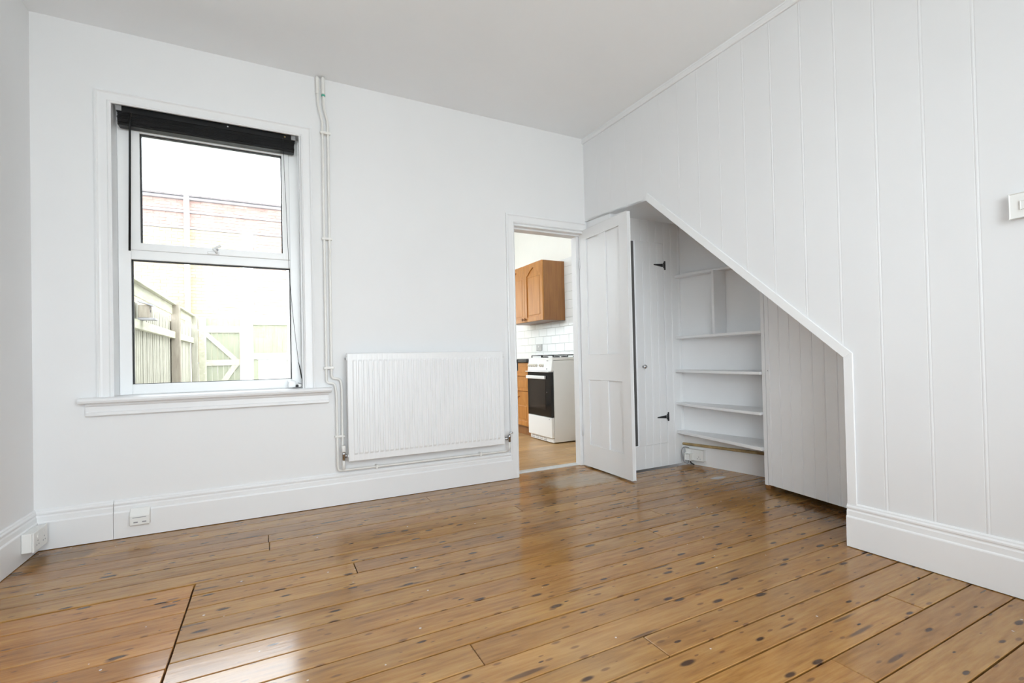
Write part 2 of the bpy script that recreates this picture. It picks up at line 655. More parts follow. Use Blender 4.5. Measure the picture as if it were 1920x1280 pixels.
# front wall behind the camera with a wide opening added for extra daylight
FWX0, FWX1, FWZ0, FWZ1 = -0.85, 1.65, 0.40, 2.50
wf = MB()
wf.box(XL, FWX0, YF - 0.12, YF, -0.02, H)
wf.box(FWX1, 2.7, YF - 0.12, YF, -0.02, H)
wf.box(FWX0, FWX1, YF - 0.12, YF, -0.02, FWZ0)
wf.box(FWX0, FWX1, YF - 0.12, YF, FWZ1, H)
struct(wf.build('wall_front', 'wall_paint'), 'white front wall behind the viewer', 'wall')
w2 = sthing('added_window_2', (0.40, YF, FWZ0), 'wide white window added unseen behind the viewer for daylight', 'window')  # added window, never in view, brings in most of the daylight
fr = MB()
for (a, b, c, d) in ((FWX0, FWX0 + 0.06, FWZ0, FWZ1), (FWX1 - 0.06, FWX1, FWZ0, FWZ1), (FWX0, FWX1, FWZ0, FWZ0 + 0.06), (FWX0, FWX1, FWZ1 - 0.06, FWZ1), (0.37, 0.43, FWZ0, FWZ1)):
    fr.box(a, b, YF - 0.10, YF - 0.04, c, d)
fr.build('frame', 'upvc', w2)
MB().box(FWX0 + 0.06, FWX1 - 0.06, YF - 0.074, YF - 0.068, FWZ0 + 0.06, FWZ1 - 0.06).build('glass_pane', 'window_glass', w2)

# right wall : boarded partition above the stair alcove, one object for every board
wr = sthing('wall_right', (XR, 0, 0), 'white painted tongue and groove boarded right wall', 'wall')
ALC = [(0.0, 2.004), (0.692, 1.968), (1.912, 0.868)]     # lower edge of the boarding over the opening


def zlow(s):
    if s <= ALC[1][0]:
        u = s / ALC[1][0]
        return ALC[0][1] + (ALC[1][1] - ALC[0][1]) * u
    if s <= ALC[2][0]:
        u = (s - ALC[1][0]) / (ALC[2][0] - ALC[1][0])
        return ALC[1][1] + (ALC[2][1] - ALC[1][1]) * u
    return 0.0


seams = [0.0, 0.165, 0.331, 0.502, 0.667, 0.828, 0.985, 1.137, 1.288, 1.444, 1.601, 1.757, 1.912, 2.070, 2.235, 2.394, 2.553, 2.712, 2.870, 3.03, 3.19, 3.35, 3.51, 3.67, 3.83, 3.99, 4.15]
for a, b in zip(seams, seams[1:]):
    if a < 1.9:
        zb = (lambda s: zlow(min(s, 1.911)))
    else:
        zb = (lambda s: 0.001)
    beaded_board('board', wr, (XR, 0), RD, RN, a, b, zb, lambda s: H, 'board_paint', knees=(0.692,))
# studwork behind the boards so that no light leaks
MB().prism([(xr(0) + 0.02, 0, 2.0), (xr(0) + 0.02, 0, H), (xr(YF) + 0.02, YF, H), (xr(YF) + 0.02, YF, 0), (xr(-1.93) + 0.02, -1.93, 0),
            (xr(-1.93) + 0.02, -1.93, 0.87), (xr(-0.69) + 0.02, -0.692, 1.985)], (0.05, 0, 0)).build('studwork', 'board_paint', wr)

# timber strip along the top of the boarding
t1 = MB()
prof = [(0, 2.640), (0.010, 2.640), (0.014, 2.645), (0.014, 2.668), (0.010, 2.674), (0.010, H), (0, H)]
t1.sweep(prof, (XR, 0), (xr(YF), YF), RN)
struct(t1.build('trim_1', 'gloss_paint'), 'thin white strip where the boarded wall meets the ceiling', 'trim')
# edging strip round the alcove opening
t3 = sthing('trim_3', (xr(-1.9), -1.9, 0), 'white edging strip around the stair alcove opening', 'trim')


def rp(s, z, q=0.0):
    return (XR + RD[0] * s + RN[0] * q, RD[1] * s + RN[1] * q, z)


dz = (ALC[2][1] - ALC[1][1]) / (ALC[2][0] - ALC[1][0])
nl = math.hypot(1, dz)


def strip(name, a, b, w):
    """strip from a=(s,z) to b=(s,z), width vectors given per end"""
    pts = [rp(*a[0], 0.001), rp(*b[0], 0.001), rp(*b[1], 0.001), rp(*a[1], 0.001)]
    m = MB().prism(pts, (RN[0] * 0.009, RN[1] * 0.009, 0), 0.002)
    return m.build(name, 'gloss_paint', t3)


W = 0.040
k1 = (ALC[1][0] + 0.014, ALC[1][1] + 0.048)
k2 = (ALC[2][0] + W, ALC[2][1] + 0.020)
strip('sloping_strip', (ALC[1], k1), (ALC[2], k2), W)
strip('upright_strip', ((ALC[2][0], ALC[2][1]), k2), ((ALC[2][0], 0.196), (ALC[2][0] + W, 0.196)), W)
# edges (reveals) of the boarding seen from below
lin = MB()
lin.prism([rp(0.692, 1.968, 0), rp(1.912, 0.868, 0), rp(1.912, 0.868, -0.07), rp(0.692, 1.968, -0.07)], (0, 0.012, 0.013))
lin.prism([rp(1.912, 0.868, 0), rp(1.912, 0.0, 0), rp(1.912, 0.0, -0.07), rp(1.912, 0.868, -0.07)], (0, -0.012, 0))
lin.build('opening_lining', 'gloss_paint', t3)
MB().prism([rp(0.02, 2.002, 0.0), rp(0.692, 1.968, 0.0), rp(0.692, 1.968, -0.07), rp(0.02, 2.002, -0.07)], (0, 0, 0.012)).build('beam_lining', 'gloss_paint', t3)

# skirting boards
SK = [(0, 0.003), (0.022, 0.003), (0.022, 0.135), (0.0205, 0.139), (0.016, 0.143), (0.0155, 0.164), (0.0125, 0.169), (0.0125, 0.173), (0.015, 0.178), (0.015, 0.184), (0.010, 0.190), (0.0095, 0.195), (0.004, 0.200), (0, 0.200)]
bb = MB().sweep(SK, (-0.735, 0), (1.603, 0), (0, -1)).build('baseboard_back', 'gloss_paint')
struct(bb, 'tall moulded white skirting under the window and radiator', 'baseboard')
MB().sweep(SK, (XL, 0), (-0.7368, 0), (0, -1), m0=1.0).build('board_section', 'gloss_paint', bb)
struct(MB().sweep(SK, (XL, YF), (XL, 0), (1, 0), m1=1.0).build('baseboard_left', 'gloss_paint'), 'tall moulded white skirting on the left wall', 'baseboard')
struct(MB().sweep(SK, (xr(-1.911), -1.911), (xr(YF), YF), RN).build('baseboard_right', 'gloss_paint'), 'tall moulded white skirting below the boarded wall', 'baseboard')

# ------------------------------------------------------------------ door frame and door
t2 = sthing('trim_2', (1.95, 0, 0), 'white architrave and lining of the kitchen doorway', 'trim')


def arch(name, pts, d, n_out):
    pass


AR = [(0.000, 0.0), (0.000, 0.018), (0.008, 0.020), (0.014, 0.014), (0.022, 0.013), (0.048, 0.013), (0.053, 0.016), (0.060, 0.012), (0.060, 0.0)]


def architrave(name, parent, x0, x1, z0, z1, w, sides, y=0.0, mat='gloss_paint'):
    """moulded surround; x0,x1,z0,z1 outer rectangle, profile across width w, from the outside in"""
    prof = [(u * w / 0.060, v) for u, v in AR]
    segs = {'l': ((x0, z0), (x0, z1), (1, 0), 0, 1), 't': ((x0, z1), (x1, z1), (0, -1), 1, 1), 'r': ((x1, z1), (x1, z0), (-1, 0), 1, 0)}
    for sd in sides:
        p, q, inn, m0, m1 = segs[sd]
        if sd == 't' and 'r' not in sides:
            m1 = 0
        d = Vector((q[0] - p[0], q[1] - p[1])).normalized()
        vs_, fs_ = [], []
        for (u, v) in prof:
            vs_.append((p[0] + inn[0] * u + d.x * u * m0, y - v, p[1] + inn[1] * u + d.y * u * m0))
            vs_.append((q[0] + inn[0] * u - d.x * u * m1, y - v, q[1] + inn[1] * u - d.y * u * m1))
        k = len(prof)
        for i in range(k):
            j = (i + 1) % k
            fs_.append((2 * i, 2 * i + 1, 2 * j + 1, 2 * j))
        fs_.append(tuple(range(0, 2 * k, 2)))
        fs_.append(tuple(range(1, 2 * k, 2)))
        MB().raw(vs_, fs_).build(name, mat, parent)


architrave('architrave', t2, 1.586, 2.312, 0.002, 1.985, 0.066, 'lt')
ln_ = MB()
ln_.box(DX0, DX0 + 0.014, -0.004, WT + 0.004, 0.002, DZ1, 0.001)
ln_.box(DX0 + 0.014, DX0 + 0.026, 0.045, WT, 0.002, DZ1, 0.001)
ln_.box(DX1 - 0.004, DX1, -0.002, WT + 0.004, 0.002, DZ1, 0.0005)
ln_.box(DX1 - 0.034, DX1 - 0.004, 0.062, WT, 0.002, DZ1, 0.001)
ln_.build('door_lining', 'gloss_paint', t2)
hd = MB()
hd.box(DX0, DX1, -0.004, WT + 0.004, DZ1 - 0.014, DZ1, 0.001)
hd.box(DX0, DX1, 0.045, WT, DZ1 - 0.026, DZ1 - 0.014, 0.001)
hd.build('head_lining', 'gloss_paint', t2)
struct(MB().box(1.66, 2.298, 0.093, 0.155, -0.015, 0.010, 0.004).build('trim_4', 'threshold_paint'), 'worn pale threshold strip in the kitchen doorway', 'threshold')

dr = sthing('door_1', (2.289, 0.035, 0), 'white four panel door standing open against the alcove', 'door')
P0, P1 = Vector((2.289, 0.045)), Vector((2.268, -0.563))
DL = (P1 - P0).length
DD = (P1 - P0).normalized()
DN = (DD.y, -DD.x)                 # facing -x
if DN[0] > 0:
    DN = (-DN[0], -DN[1])
DT = 0.030
ZB, ZT = 0.012, 1.926


def dpart(name, s0, s1, z0, z1, n0=-DT, n1=0.0, bev=0.002):
    return MB().obox(P0, DD, DN, s0, s1, n0, n1, z0, z1, bev).build(name, 'gloss_paint', dr)


sa, sb, sc_, sd_ = 0.092, 0.258, 0.346, 0.518
dpart('stile', 0, sa, ZB, ZT)
dpart('stile', sd_, DL, ZB, ZT)
dpart('rail', sa, sd_, ZB, 0.188)
dpart('rail', sa, sd_, 0.712, 0.912)
dpart('rail', sa, sd_, 1.846, ZT)
dpart('muntin', sb, sc_, 0.188, 0.712)
dpart('muntin', sb, sc_, 0.912, 1.846)
for (a, b) in ((sa, sb), (sc_, sd_)):
    for (z0, z1) in ((0.188, 0.712), (0.912, 1.846)):
        pn = dpart('panel', a - 0.004, b + 0.004, z0 - 0.004, z1 + 0.004, -0.020, -0.010, 0)
        # small moulding round the panel
        m = MB()
        for (c, d, e, f) in ((a, a + 0.006, z0, z1), (b - 0.006, b, z0, z1), (a, b, z0, z0 + 0.006), (a, b, z1 - 0.006, z1)):
            m.obox(P0, DD, DN, c, d, -0.011, -0.0082, e, f, 0.001)
        m.build('panel_moulding', 'gloss_paint', pn)
for z in (0.25, 1.62):
    MB().tube([(2.283, 0.045, z), (2.283, 0.045, z + 0.075)], 0.005).build('hinge', 'gloss_paint', dr)
# black rim latch keep on the left of the opening
lk = thing('latch_keep', (1.664, 0.02, 0.77), 'small black metal latch keep on the doorway edge', 'latch')
MB().box(1.6575, 1.6605, 0.004, 0.034, 0.772, 0.884, 0.0008).build('plate', 'black_iron', lk)
MB().box(1.6600, 1.6740, 0.006, 0.030, 0.800, 0.862, 0.003).build('keep_box', 'black_iron', lk)
MB().box(1.648, 1.6645, -0.012, 0.006, 0.862, 0.884, 0.002).build('lip', 'black_iron', lk)

# ------------------------------------------------------------------ stair alcove
YA = -0.305                        # alcove back wall face
wab = sthing('wall_alcove_back', (2.7, YA, 0), 'white boarded back wall of the stair alcove', 'wall')
CD0, CD1, CZ0, CZ1 = 2.515, 2.872, 0.188, 1.800   # cupboard door opening
bs = [2.33, 2.42, 2.515, 2.628, 2.708, 2.790, 2.872, 2.95, 3.03, 3.10]
for a, b in zip(bs, bs[1:]):
    inside = a >= CD0 - 0.001 and b <= CD1 + 0.001
    if inside:
        beaded_board('board', wab, (0, YA), (1, 0), (0, -1), a, b, lambda s: 0.001, lambda s: CZ0 - 0.004, 'alcove_paint', gd=0.003)
        beaded_board('board', wab, (0, YA), (1, 0), (0, -1), a, b, lambda s: CZ1 + 0.004, lambda s: 2.0, 'alcove_paint', gd=0.003)
    else:
        beaded_board('board', wab, (0, YA), (1, 0), (0, -1), a, b, lambda s: 0.001, lambda s: 2.0, 'alcove_paint', gd=0.003)
MB().box(2.34, 3.2, -0.03, -0.01, 0, 2.0).build('cupboard_back', 'interior_shade', wab)  # near-black colour paints in the shade inside the cupboard
MB().box(2.332, 2.345, YA + 0.019, -0.0005, 0.001, 1.998).build('side_board', 'alcove_paint', wab)
d2 = sthing('door_2', (2.87, YA, CZ0), 'white boarded cupboard door with black strap hinges in the alcove', 'door')
# hinged on the right, standing slightly ajar on the left
DA = math.radians(2.2)
dd = (-math.cos(DA), -math.sin(DA))
dn = (math.sin(DA) * -1 * -1, -math.cos(DA))
dn = (-dd[1] * -1, 0)
dn = (math.sin(DA), -math.cos(DA))
for k in range(4):
    a, b = 0.003 + k * 0.0770, 0.003 + (k + 1) * 0.0770
    beaded_board('board', d2, (CD1 - 0.003, YA - 0.001), dd, dn, a, b, lambda s: CZ0 - 0.001, lambda s: CZ1, 'alcove_paint', th=0.016, gd=0.004)
for z, tl in ((1.625, 1), (0.395, 1)):
    hg = MB()
    q = 0.0015
    pts = [(0.012, 0.013), (0.112, 0.004), (0.112, -0.004), (0.012, -0.013)]
    hg.prism([(CD1 - 0.003 + dd[0] * s + dn[0] * q, YA + dd[1] * s + dn[1] * q, z + w) for s, w in pts], (dn[0] * 0.003, dn[1] * 0.003, 0))
    h = hg.build('strap_hinge', 'black_iron', d2)
    MB().box(CD1 - 0.001, CD1 + 0.016, YA - 0.006, YA - 0.0012, z - 0.036, z + 0.036, 0.002).build('hinge_plate', 'black_iron', h)
    MB().tube([(CD1 - 0.004, YA - 0.007, z - 0.022), (CD1 - 0.004, YA - 0.007, z + 0.022)], 0.006).build('hinge_pin', 'black_iron', h)
kb = Vector((2.615, YA - 0.012, 0.808))
MB().lathe([(0.010, 0.0), (0.010, 0.003), (0.005, 0.006), (0.005, 0.014), (0.013, 0.018), (0.016, 0.025), (0.012, 0.032), (0.0, 0.034)], kb, (0, -1, 0)).build('knob', 'chrome', d2)

# alcove side wall behind the shelves, stair soffit, rear fill
WS0, WS1 = Vector((3.055, YA)), Vector((3.185, -1.05))
was = MB()
was.prism([(3.05, YA + 0.02, 0), (3.185, -1.06, 0), (3.185, -2.0, 0), (3.35, -2.0, 0), (3.35, YA + 0.02, 0)], (0, 0, 2.05))
struct(was.build('wall_alcove_side', 'alcove_paint'), 'white plaster side wall behind the alcove shelves', 'wall')
cs = MB()
cs.box(2.385, 3.35, -0.70, 0.0, 1.978, 2.10)
cs.prism([(2.41, -0.69, 1.978), (2.41, -0.60, 2.08), (2.41, -1.97, 0.86), (2.41, -1.97, 0.83)], (0.94, 0, 0))
struct(cs.build('ceiling_alcove', 'alcove_paint'), 'sloping white soffit under the stairs', 'ceiling')
struct(MB().box(2.44, 3.35, -2.02, -1.96, -0.02, 0.90).build('wall_alcove_front', 'alcove_paint'), 'white end wall of the stair alcove', 'wall')

# fitted shelves
su = thing('shelf_unit', (3.0, -0.7, 0), 'white built-in alcove shelves with curved front edges', 'shelves')


def wallx(y):
    u = (y - WS0.y) / (WS1.y - WS0.y)
    return WS0.x + (WS1.x - WS0.x) * u


def shelf(z, fr_, th=0.020, yend=-1.128):
    """fr_: list of (x,y) along the front edge, from the back wall to the post"""
    pts = []
    n = 14
    (ax, ay), (bx, by), (cx_, cy_) = fr_
    for i in range(n + 1):
        u = i / n
        pts.append((ax * (1 - u) ** 2 + bx * 2 * u * (1 - u) + cx_ * u * u, ay * (1 - u) ** 2 + by * 2 * u * (1 - u) + cy_ * u * u))
    poly = pts + [(wallx(pts[-1][1]) - 0.001, pts[-1][1]), (wallx(pts[0][1]) - 0.001, pts[0][1])]
    MB().prism([(x, y, z) for x, y in poly], (0, 0, th), 0.0025).build('shelf', 'alcove_paint', su)


shelf(1.530, ((2.985, YA - 0.001), (2.990, -0.55), (3.085, -0.86)))
shelf(1.026, ((2.980, YA - 0.001), (2.930, -0.62), (2.895, -1.128)))
shelf(0.752, ((2.972, YA - 0.001), (2.885, -0.62), (2.870, -1.128)))
shelf(0.485, ((2.972, YA - 0.001), (2.885, -0.66), (2.866, -1.128)))
shelf(0.250, ((2.976, YA - 0.001), (2.930, -0.72), (2.868, -1.128)), 0.024)
MB().prism([(2.985, -0.672, 1.0465), (3.115, -0.672, 1.0465), (3.115, -0.692, 1.0465), (2.985, -0.692, 1.0465)], (0, 0, 0.483)).build('divider', 'alcove_paint', su)
# upright post at the end of the shelves
MB().prism([(2.893, -1.130, 0.030), (2.8885, -1.158, 0.030), (3.19, -1.158, 0.030), (3.19, -1.130, 0.030)], (0, 0, 1.53), 0.002).build('upright', 'alcove_paint', su)
MB().box(2.900, 2.960, -1.165, -1.130, 0.001, 0.030, 0.003).build('plinth_block', 'oak_side', su)

# under-stair boarded door beyond the post
d3 = sthing('door_3', (2.88, -1.16, 0.03), 'white boarded understair cupboard door cut to the stair slope', 'door')
Q0, Q1 = Vector((2.884, -1.162)), Vector((2.775, -1.80))
QD = (Q1 - Q0).normalized()
QN = (QD.y, -QD.x)
if QN[0] > 0:
    QN = (-QN[0], -QN[1])
ss = [0.0, 0.034] + [0.034 + 0.0765 * k for k in range(1, 10)]


def qtop(s):
    y = Q0.y + QD.y * s
    return 1.968 + (y + 0.692) * (1.968 - 0.868) / (1.912 - 0.692) - 0.012


for a, b in zip(ss, ss[1:]):
    beaded_board('board', d3, Q0, QD, QN, a, b, lambda s: 0.037 + 0.004 * s, lambda s: max(qtop(s), 0.1), 'alcove_paint', th=0.016, gd=0.004)
MB().lathe([(0.003, 0), (0.003, 0.002), (0.0, 0.0025)], (Q0.x + QD.x * 0.02, Q0.y + QD.y * 0.02, 0.78), (QN[0], QN[1], 0), 8).build('nail_head', 'grey_plastic', d3)

# pipe under the lowest shelf, socket, plug and flex
pp = MB()
pp.tube([(3.035, YA - 0.002, 0.160), (3.052, -0.36, 0.160), (3.172, -1.127, 0.178)], 0.011, 0.02)
tag(pp.build('water_pipe', 'old_pipe'), 'old brown water pipe running below the lowest alcove shelf', 'pipe')
so = thing('wall_socket', (3.06, -0.42, 0.04), 'white double socket below the alcove shelves with a plug in it', 'socket', None)
SD = (WS1 - WS0).normalized()
SN = (SD.y, -SD.x)
if SN[0] > 0:
    SN = (-SN[0], -SN[1])
SP = WS0
MB().obox(SP, SD, SN, 0.040, 0.190, 0.0, 0.036, 0.046, 0.128, 0.003).build('back_box', 'white_plastic', so)
MB().obox(SP, SD, SN, 0.038, 0.192, 0.036, 0.043, 0.044, 0.130, 0.003).build('face_plate', 'white_plastic', so)
for a in (0.140,):
    for (u, v) in ((0.012, 0.075), (0.0, 0.060), (0.024, 0.060)):
        MB().obox(SP, SD, SN, a + u - 0.003, a + u + 0.003, 0.0425, 0.0437, v - 0.003, v + 0.003).build('pin_hole', 'grey_plastic', so)
for a in (0.080, 0.150):
    MB().obox(SP, SD, SN, a - 0.005, a + 0.005, 0.0428, 0.0465, 0.098, 0.114, 0.001).build('rocker', 'white_plastic', so)
pg = thing('plug', (3.02, -0.38, 0.05), 'white plug in the alcove socket with a loose grey flex', 'plug')


def sp_(a, n, z):
    return (SP.x + SD.x * a + SN[0] * n, SP.y + SD.y * a + SN[1] * n, z)


MB().obox(SP, SD, SN, 0.052, 0.098, 0.0435, 0.080, 0.046, 0.094, 0.006).build('plug_body', 'white_plastic', pg)
MB().tube([sp_(0.075, 0.062, 0.047), sp_(0.075, 0.066, 0.020), sp_(0.060, 0.068, 0.010), sp_(0.030, 0.070, 0.030), sp_(0.010, 0.062, 0.100), sp_(0.018, 0.058, 0.134), sp_(0.04, 0.050, 0.143), sp_(0.052, 0.034, 0.138), sp_(0.055, 0.022, 0.1315)], 0.0038, 0.03, 8).build('flex', 'grey_plastic', pg)
MB().tube([sp_(0.080, 0.055, 0.044), sp_(0.085, 0.05, 0.018), sp_(0.11, 0.04, 0.008)], 0.005, 0.02, 8).build('flex_coil', 'black_rubber', pg)

# ------------------------------------------------------------------ window
w1 = sthing('window_1', (-0.27, 0, 0.74), 'white window with moulded surround looking onto the yard', 'window')
architrave('surround', w1, -0.797, 0.247, 0.742, 2.352, 0.062, 'ltr')
MB().box(-0.735, -0.728, -0.012, 0.09, 0.74, 2.305).build('side_reveal', 'gloss_paint', w1)
MB().box(0.176, 0.182, -0.012, 0.09, 0.74, 2.305).build('side_reveal', 'gloss_paint', w1)
MB().box(-0.732, 0.182, -0.012, 0.09, 2.303, 2.309).build('head_reveal', 'gloss_paint', w1)
FY0, FY1 = 0.090, 0.150
GX0, GX1 = -0.669, 0.117            # lower glass
GZ0, GZ1 = 0.802, 1.484


def bar(name, x0, x1, z0, z1, y0, y1, parent, bev=0.004, mat='upvc'):
    return MB().box(x0, x1, y0, y1, z0, z1, bev, 2).build(name, mat, parent)


frm = bar('frame_stile', -0.728, GX0 - 0.003, 0.742, 2.303, FY0, FY1, w1)
bar('frame_stile', GX1 + 0.003, 0.176, 0.742, 2.303, FY0, FY1, w1)
bar('frame_rail', GX0 - 0.004, GX1 + 0.004, 0.742, GZ0 - 0.003, FY0, FY1, w1)
bar('frame_rail', GX0 - 0.004, GX1 + 0.004, GZ1 + 0.003, 1.541, FY0, FY1, w1)
bar('frame_rail', GX0 - 0.004, GX1 + 0.004, 2.235, 2.303, FY0, FY1, w1)
# top hung sash
sh = MB().box(-0.6722, -0.626, FY0 - 0.014, FY1 - 0.01, 1.538, 2.228, 0.003, 2).build('sash', 'upvc', w1)
bar('sash_stile', 0.080, 0.1202, 1.538, 2.228, FY0 - 0.014, FY1 - 0.01, sh, 0.003)
bar('sash_rail', -0.628, 0.082, 1.538, 1.578, FY0 - 0.014, FY1 - 0.01, sh, 0.003)
bar('sash_rail', -0.628, 0.082, 2.186, 2.2352, FY0 - 0.014, FY1 - 0.01, sh, 0.003)


def gasket(x0, x1, z0, z1, y, parent, w=0.0065):
    m = MB()
    m.box(x0, x0 + w, y, y + 0.02, z0, z1)
    m.box(x1 - w, x1, y, y + 0.02, z0, z1)
    m.box(x0, x1, y, y + 0.02, z0, z0 + w * 0.6)
    m.box(x0, x1, y, y + 0.02, z1 - w, z1)
    m.build('gasket', 'black_rubber', parent)


gasket(-0.627, 0.081, 1.577, 2.187, 0.089, sh)
gasket(GX0 - 0.004, GX1 + 0.004, GZ0 - 0.004, GZ1 + 0.004, 0.103, w1)
MB().box(-0.627, 0.081, 0.108, 0.112, 1.577, 2.187).build('glass_pane', 'window_glass', sh)
MB().box(GX0 - 0.004, GX1 + 0.004, 0.118, 0.122, GZ0 - 0.004, GZ1 + 0.004).build('glass_pane', 'window_glass', w1)
hm = MB()
hm.box(-0.315, -0.255, 0.066, 0.0765, 1.540, 1.556, 0.003)
hn = hm.build('handle', 'upvc', w1)
MB().tube([(-0.268, 0.068, 1.550), (-0.268, 0.050, 1.556), (-0.285, 0.046, 1.568), (-0.245, 0.046, 1.588)], 0.0075, 0.012).build('handle_lever', 'upvc', hn)
MB().lathe([(0.006, 0), (0.006, 0.003)], (-0.263, 0.047, 1.563), (0, -1, 0), 10).build('keyhole', 'grey_plastic', hn)
# window board and apron moulding
sill = MB()
sill.prism([(-0.862, 0.088, 0.744), (-0.862, -0.055, 0.742), (-0.862, -0.066, 0.737), (-0.862, -0.070, 0.727), (-0.862, -0.066, 0.717), (-0.862, -0.055, 0.712), (-0.862, 0.0, 0.712), (-0.862, 0.0, 0.733), (-0.862, 0.088, 0.733)], (1.198, 0, 0))
sill.build('window_board', 'gloss_paint', w1)
ap = MB()
ap.prism([(-0.842, 0.0, 0.712), (-0.842, -0.030, 0.712), (-0.842, -0.029, 0.702), (-0.842, -0.020, 0.694), (-0.842, -0.020, 0.668), (-0.842, -0.026, 0.664), (-0.842, -0.026, 0.650), (-0.842, -0.020, 0.645), (-0.842, 0.0, 0.645)], (1.164, 0, 0))
ap.build('apron_moulding', 'gloss_paint', w1)

# venetian blind, drawn right up
vb = thing('venetian_blind', (-0.28, 0.04, 2.19), 'black venetian blind drawn up at the window head', 'blind')
BX0, BX1 = -0.712, 0.156
MB().box(BX0, BX1, 0.018, 0.062, 2.262, 2.302, 0.002).build('headrail', 'black_plastic', vb)
for k in range(14):
    z = 2.206 + k * 0.0040
    dx = random.uniform(-0.002, 0.002)
    MB().box(BX0 + 0.004 + dx, BX1 - 0.006 + dx, 0.016 + random.uniform(-0.001, 0.001), 0.064, z, z + 0.0026).build('slat', 'black_plastic', vb)
MB().box(BX0 + 0.004, BX1 - 0.006, 0.014, 0.066, 2.192, 2.205, 0.003).build('bottom_rail', 'black_plastic', vb)
for x in (BX0 - 0.004, BX1 - 0.022):
    MB().box(x, x + 0.026, 0.012, 0.066, 2.268, 2.303, 0.002).build('bracket', 'grey_plastic', vb)
MB().tube([(-0.650, 0.012, 2.262), (-0.652, 0.008, 2.235), (-0.663, 0.020, 1.520)], 0.0052, 0.01, 8).build('tilt_wand', 'black_plastic', vb)
MB().tube([(-0.650, 0.012, 2.264), (-0.650, 0.010, 2.242)], 0.0045).build('wand_hook', 'chrome', vb)
MB().tube([(0.088, 0.010, 2.270), (0.090, 0.010, 2.195), (0.104, 0.02, 1.75), (0.112, 0.03, 1.45), (0.130, 0.035, 1.18), (0.156, 0.030, 0.90), (0.172, 0.03, 0.80)], 0.0013, 0.1, 6).build('lift_cord', 'black_plastic', vb)
MB().tube([(0.156, 0.030, 0.90), (0.166, 0.028, 0.86), (0.176, 0.026, 0.79), (0.1755, 0.026, 0.752)], 0.0022, 0.04, 6).build('cord_tail', 'black_plastic', vb)
for x, z in ((-0.20, 2.283), (0.100, 2.281)):
    MB().lathe([(0.005, 0), (0.005, 0.003), (0.002, 0.004)], (x, 0.018, z), (0, -1, 0), 10).build('cord_lock', 'brass' if x > 0 else 'chrome', vb)
cl = thing('cord_cleat', (0.14, 0.03, 0.744), 'small white plastic cleat on the right end of the window board', 'cleat')
MB().box(0.096, 0.140, 0.020, 0.068, 0.7455, 0.788, 0.008, 2).build('cleat_body', 'upvc', cl)
MB().box(0.138, 0.170, 0.012, 0.056, 0.7455, 0.768, 0.005, 2).build('cleat_arm', 'white_plastic', cl)
MB().lathe([(0.009, 0), (0.009, 0.002)], (0.1455, 0.0115, 0.756), (0, -1, 0), 12).build('cleat_hole', 'black_rubber', cl)
MB().tube([(0.150, 0.010, 0.775), (0.172, 0.006, 0.770), (0.176, 0.010, 0.752), (0.158, 0.004, 0.749), (0.120, 0.006, 0.7475)], 0.0016, 0.01, 6).build('cord_loop', 'grey_plastic', cl)

# ------------------------------------------------------------------ radiator
rd = thing('radiator', (0.96, -0.06, 0.28), 'white ribbed steel panel radiator on the wall beside the doorway', 'radiator')
RX0, RX1, RZ0, RZ1 = 0.424, 1.497, 0.279, 0.950
NF = 32
flat = 0.030
pitch = (RX1 - RX0 - 2 * flat) / NF
bm_v, bm_f = [], []
xs = [(RX0, -0.094), (RX0 + 0.003, -0.098), (RX0 + flat * 0.8, -0.098)]
for k in range(NF):
    x = RX0 + flat + k * pitch
    xs += [(x + 0.0015, -0.0975), (x + 0.0065, -0.1035), (x + pitch - 0.0085, -0.1035), (x + pitch - 0.0035, -0.0975)]
xs += [(RX1 - flat * 0.8, -0.098), (RX1 - 0.003, -0.098), (RX1, -0.094)]
zs = [RZ0, RZ0 + 0.004, RZ0 + 0.040, RZ0 + 0.052, RZ1 - 0.052, RZ1 - 0.040, RZ1 - 0.004, RZ1]
for iz, z in enumerate(zs):
    for (x, y) in xs:
        if iz in (0, 7):
            yy = -0.092
        elif iz in (1, 2, 5, 6):
            yy = max(y, -0.098)
        else:
            yy = y
        bm_v.append((x, yy, z))
nx = len(xs)
for iz in range(len(zs) - 1):
    for ix in range(nx - 1):
        a = iz * nx + ix
        bm_f.append((a, a + 1, a + 1 + nx, a + nx))
base = len(bm_v)
for z in (RZ0, RZ1):
    for x in (RX0, RX1):
        bm_v.append((x, -0.076, z))
T = (len(zs) - 1) * nx
bm_f.append(tuple(range(0, nx)) + (base + 1, base))
bm_f.append(tuple(T + i for i in range(nx)) + (base + 3, base + 2))
bm_f.append(tuple(i * nx for i in range(len(zs))) + (base + 2, base))
bm_f.append(tuple(i * nx + nx - 1 for i in range(len(zs))) + (base + 3, base + 1))
bm_f.append((base, base + 1, base + 3, base + 2))
MB().raw(bm_v, bm_f).build('front_panel', 'radiator_enamel', rd)
MB().box(RX0 + 0.004, RX1 - 0.004, -0.0755, -0.068, RZ0 + 0.010, RZ1 - 0.006, 0.002).build('back_panel', 'radiator_enamel', rd)
for z in (RZ0 + 0.035, RZ1 - 0.035):
    MB().tube([(RX0 + 0.006, -0.082, z), (RX0 - 0.006, -0.082, z)], 0.012).build('end_boss', 'radiator_enamel', rd)
    MB().tube([(RX1 - 0.006, -0.082, z), (RX1 + 0.006, -0.082, z)], 0.012).build('end_boss', 'radiator_enamel', rd)
MB().tube([(RX0 - 0.005, -0.082, RZ1 - 0.035), (RX0 - 0.011, -0.082, RZ1 - 0.035)], 0.008).build('bleed_valve', 'grey_plastic', rd)
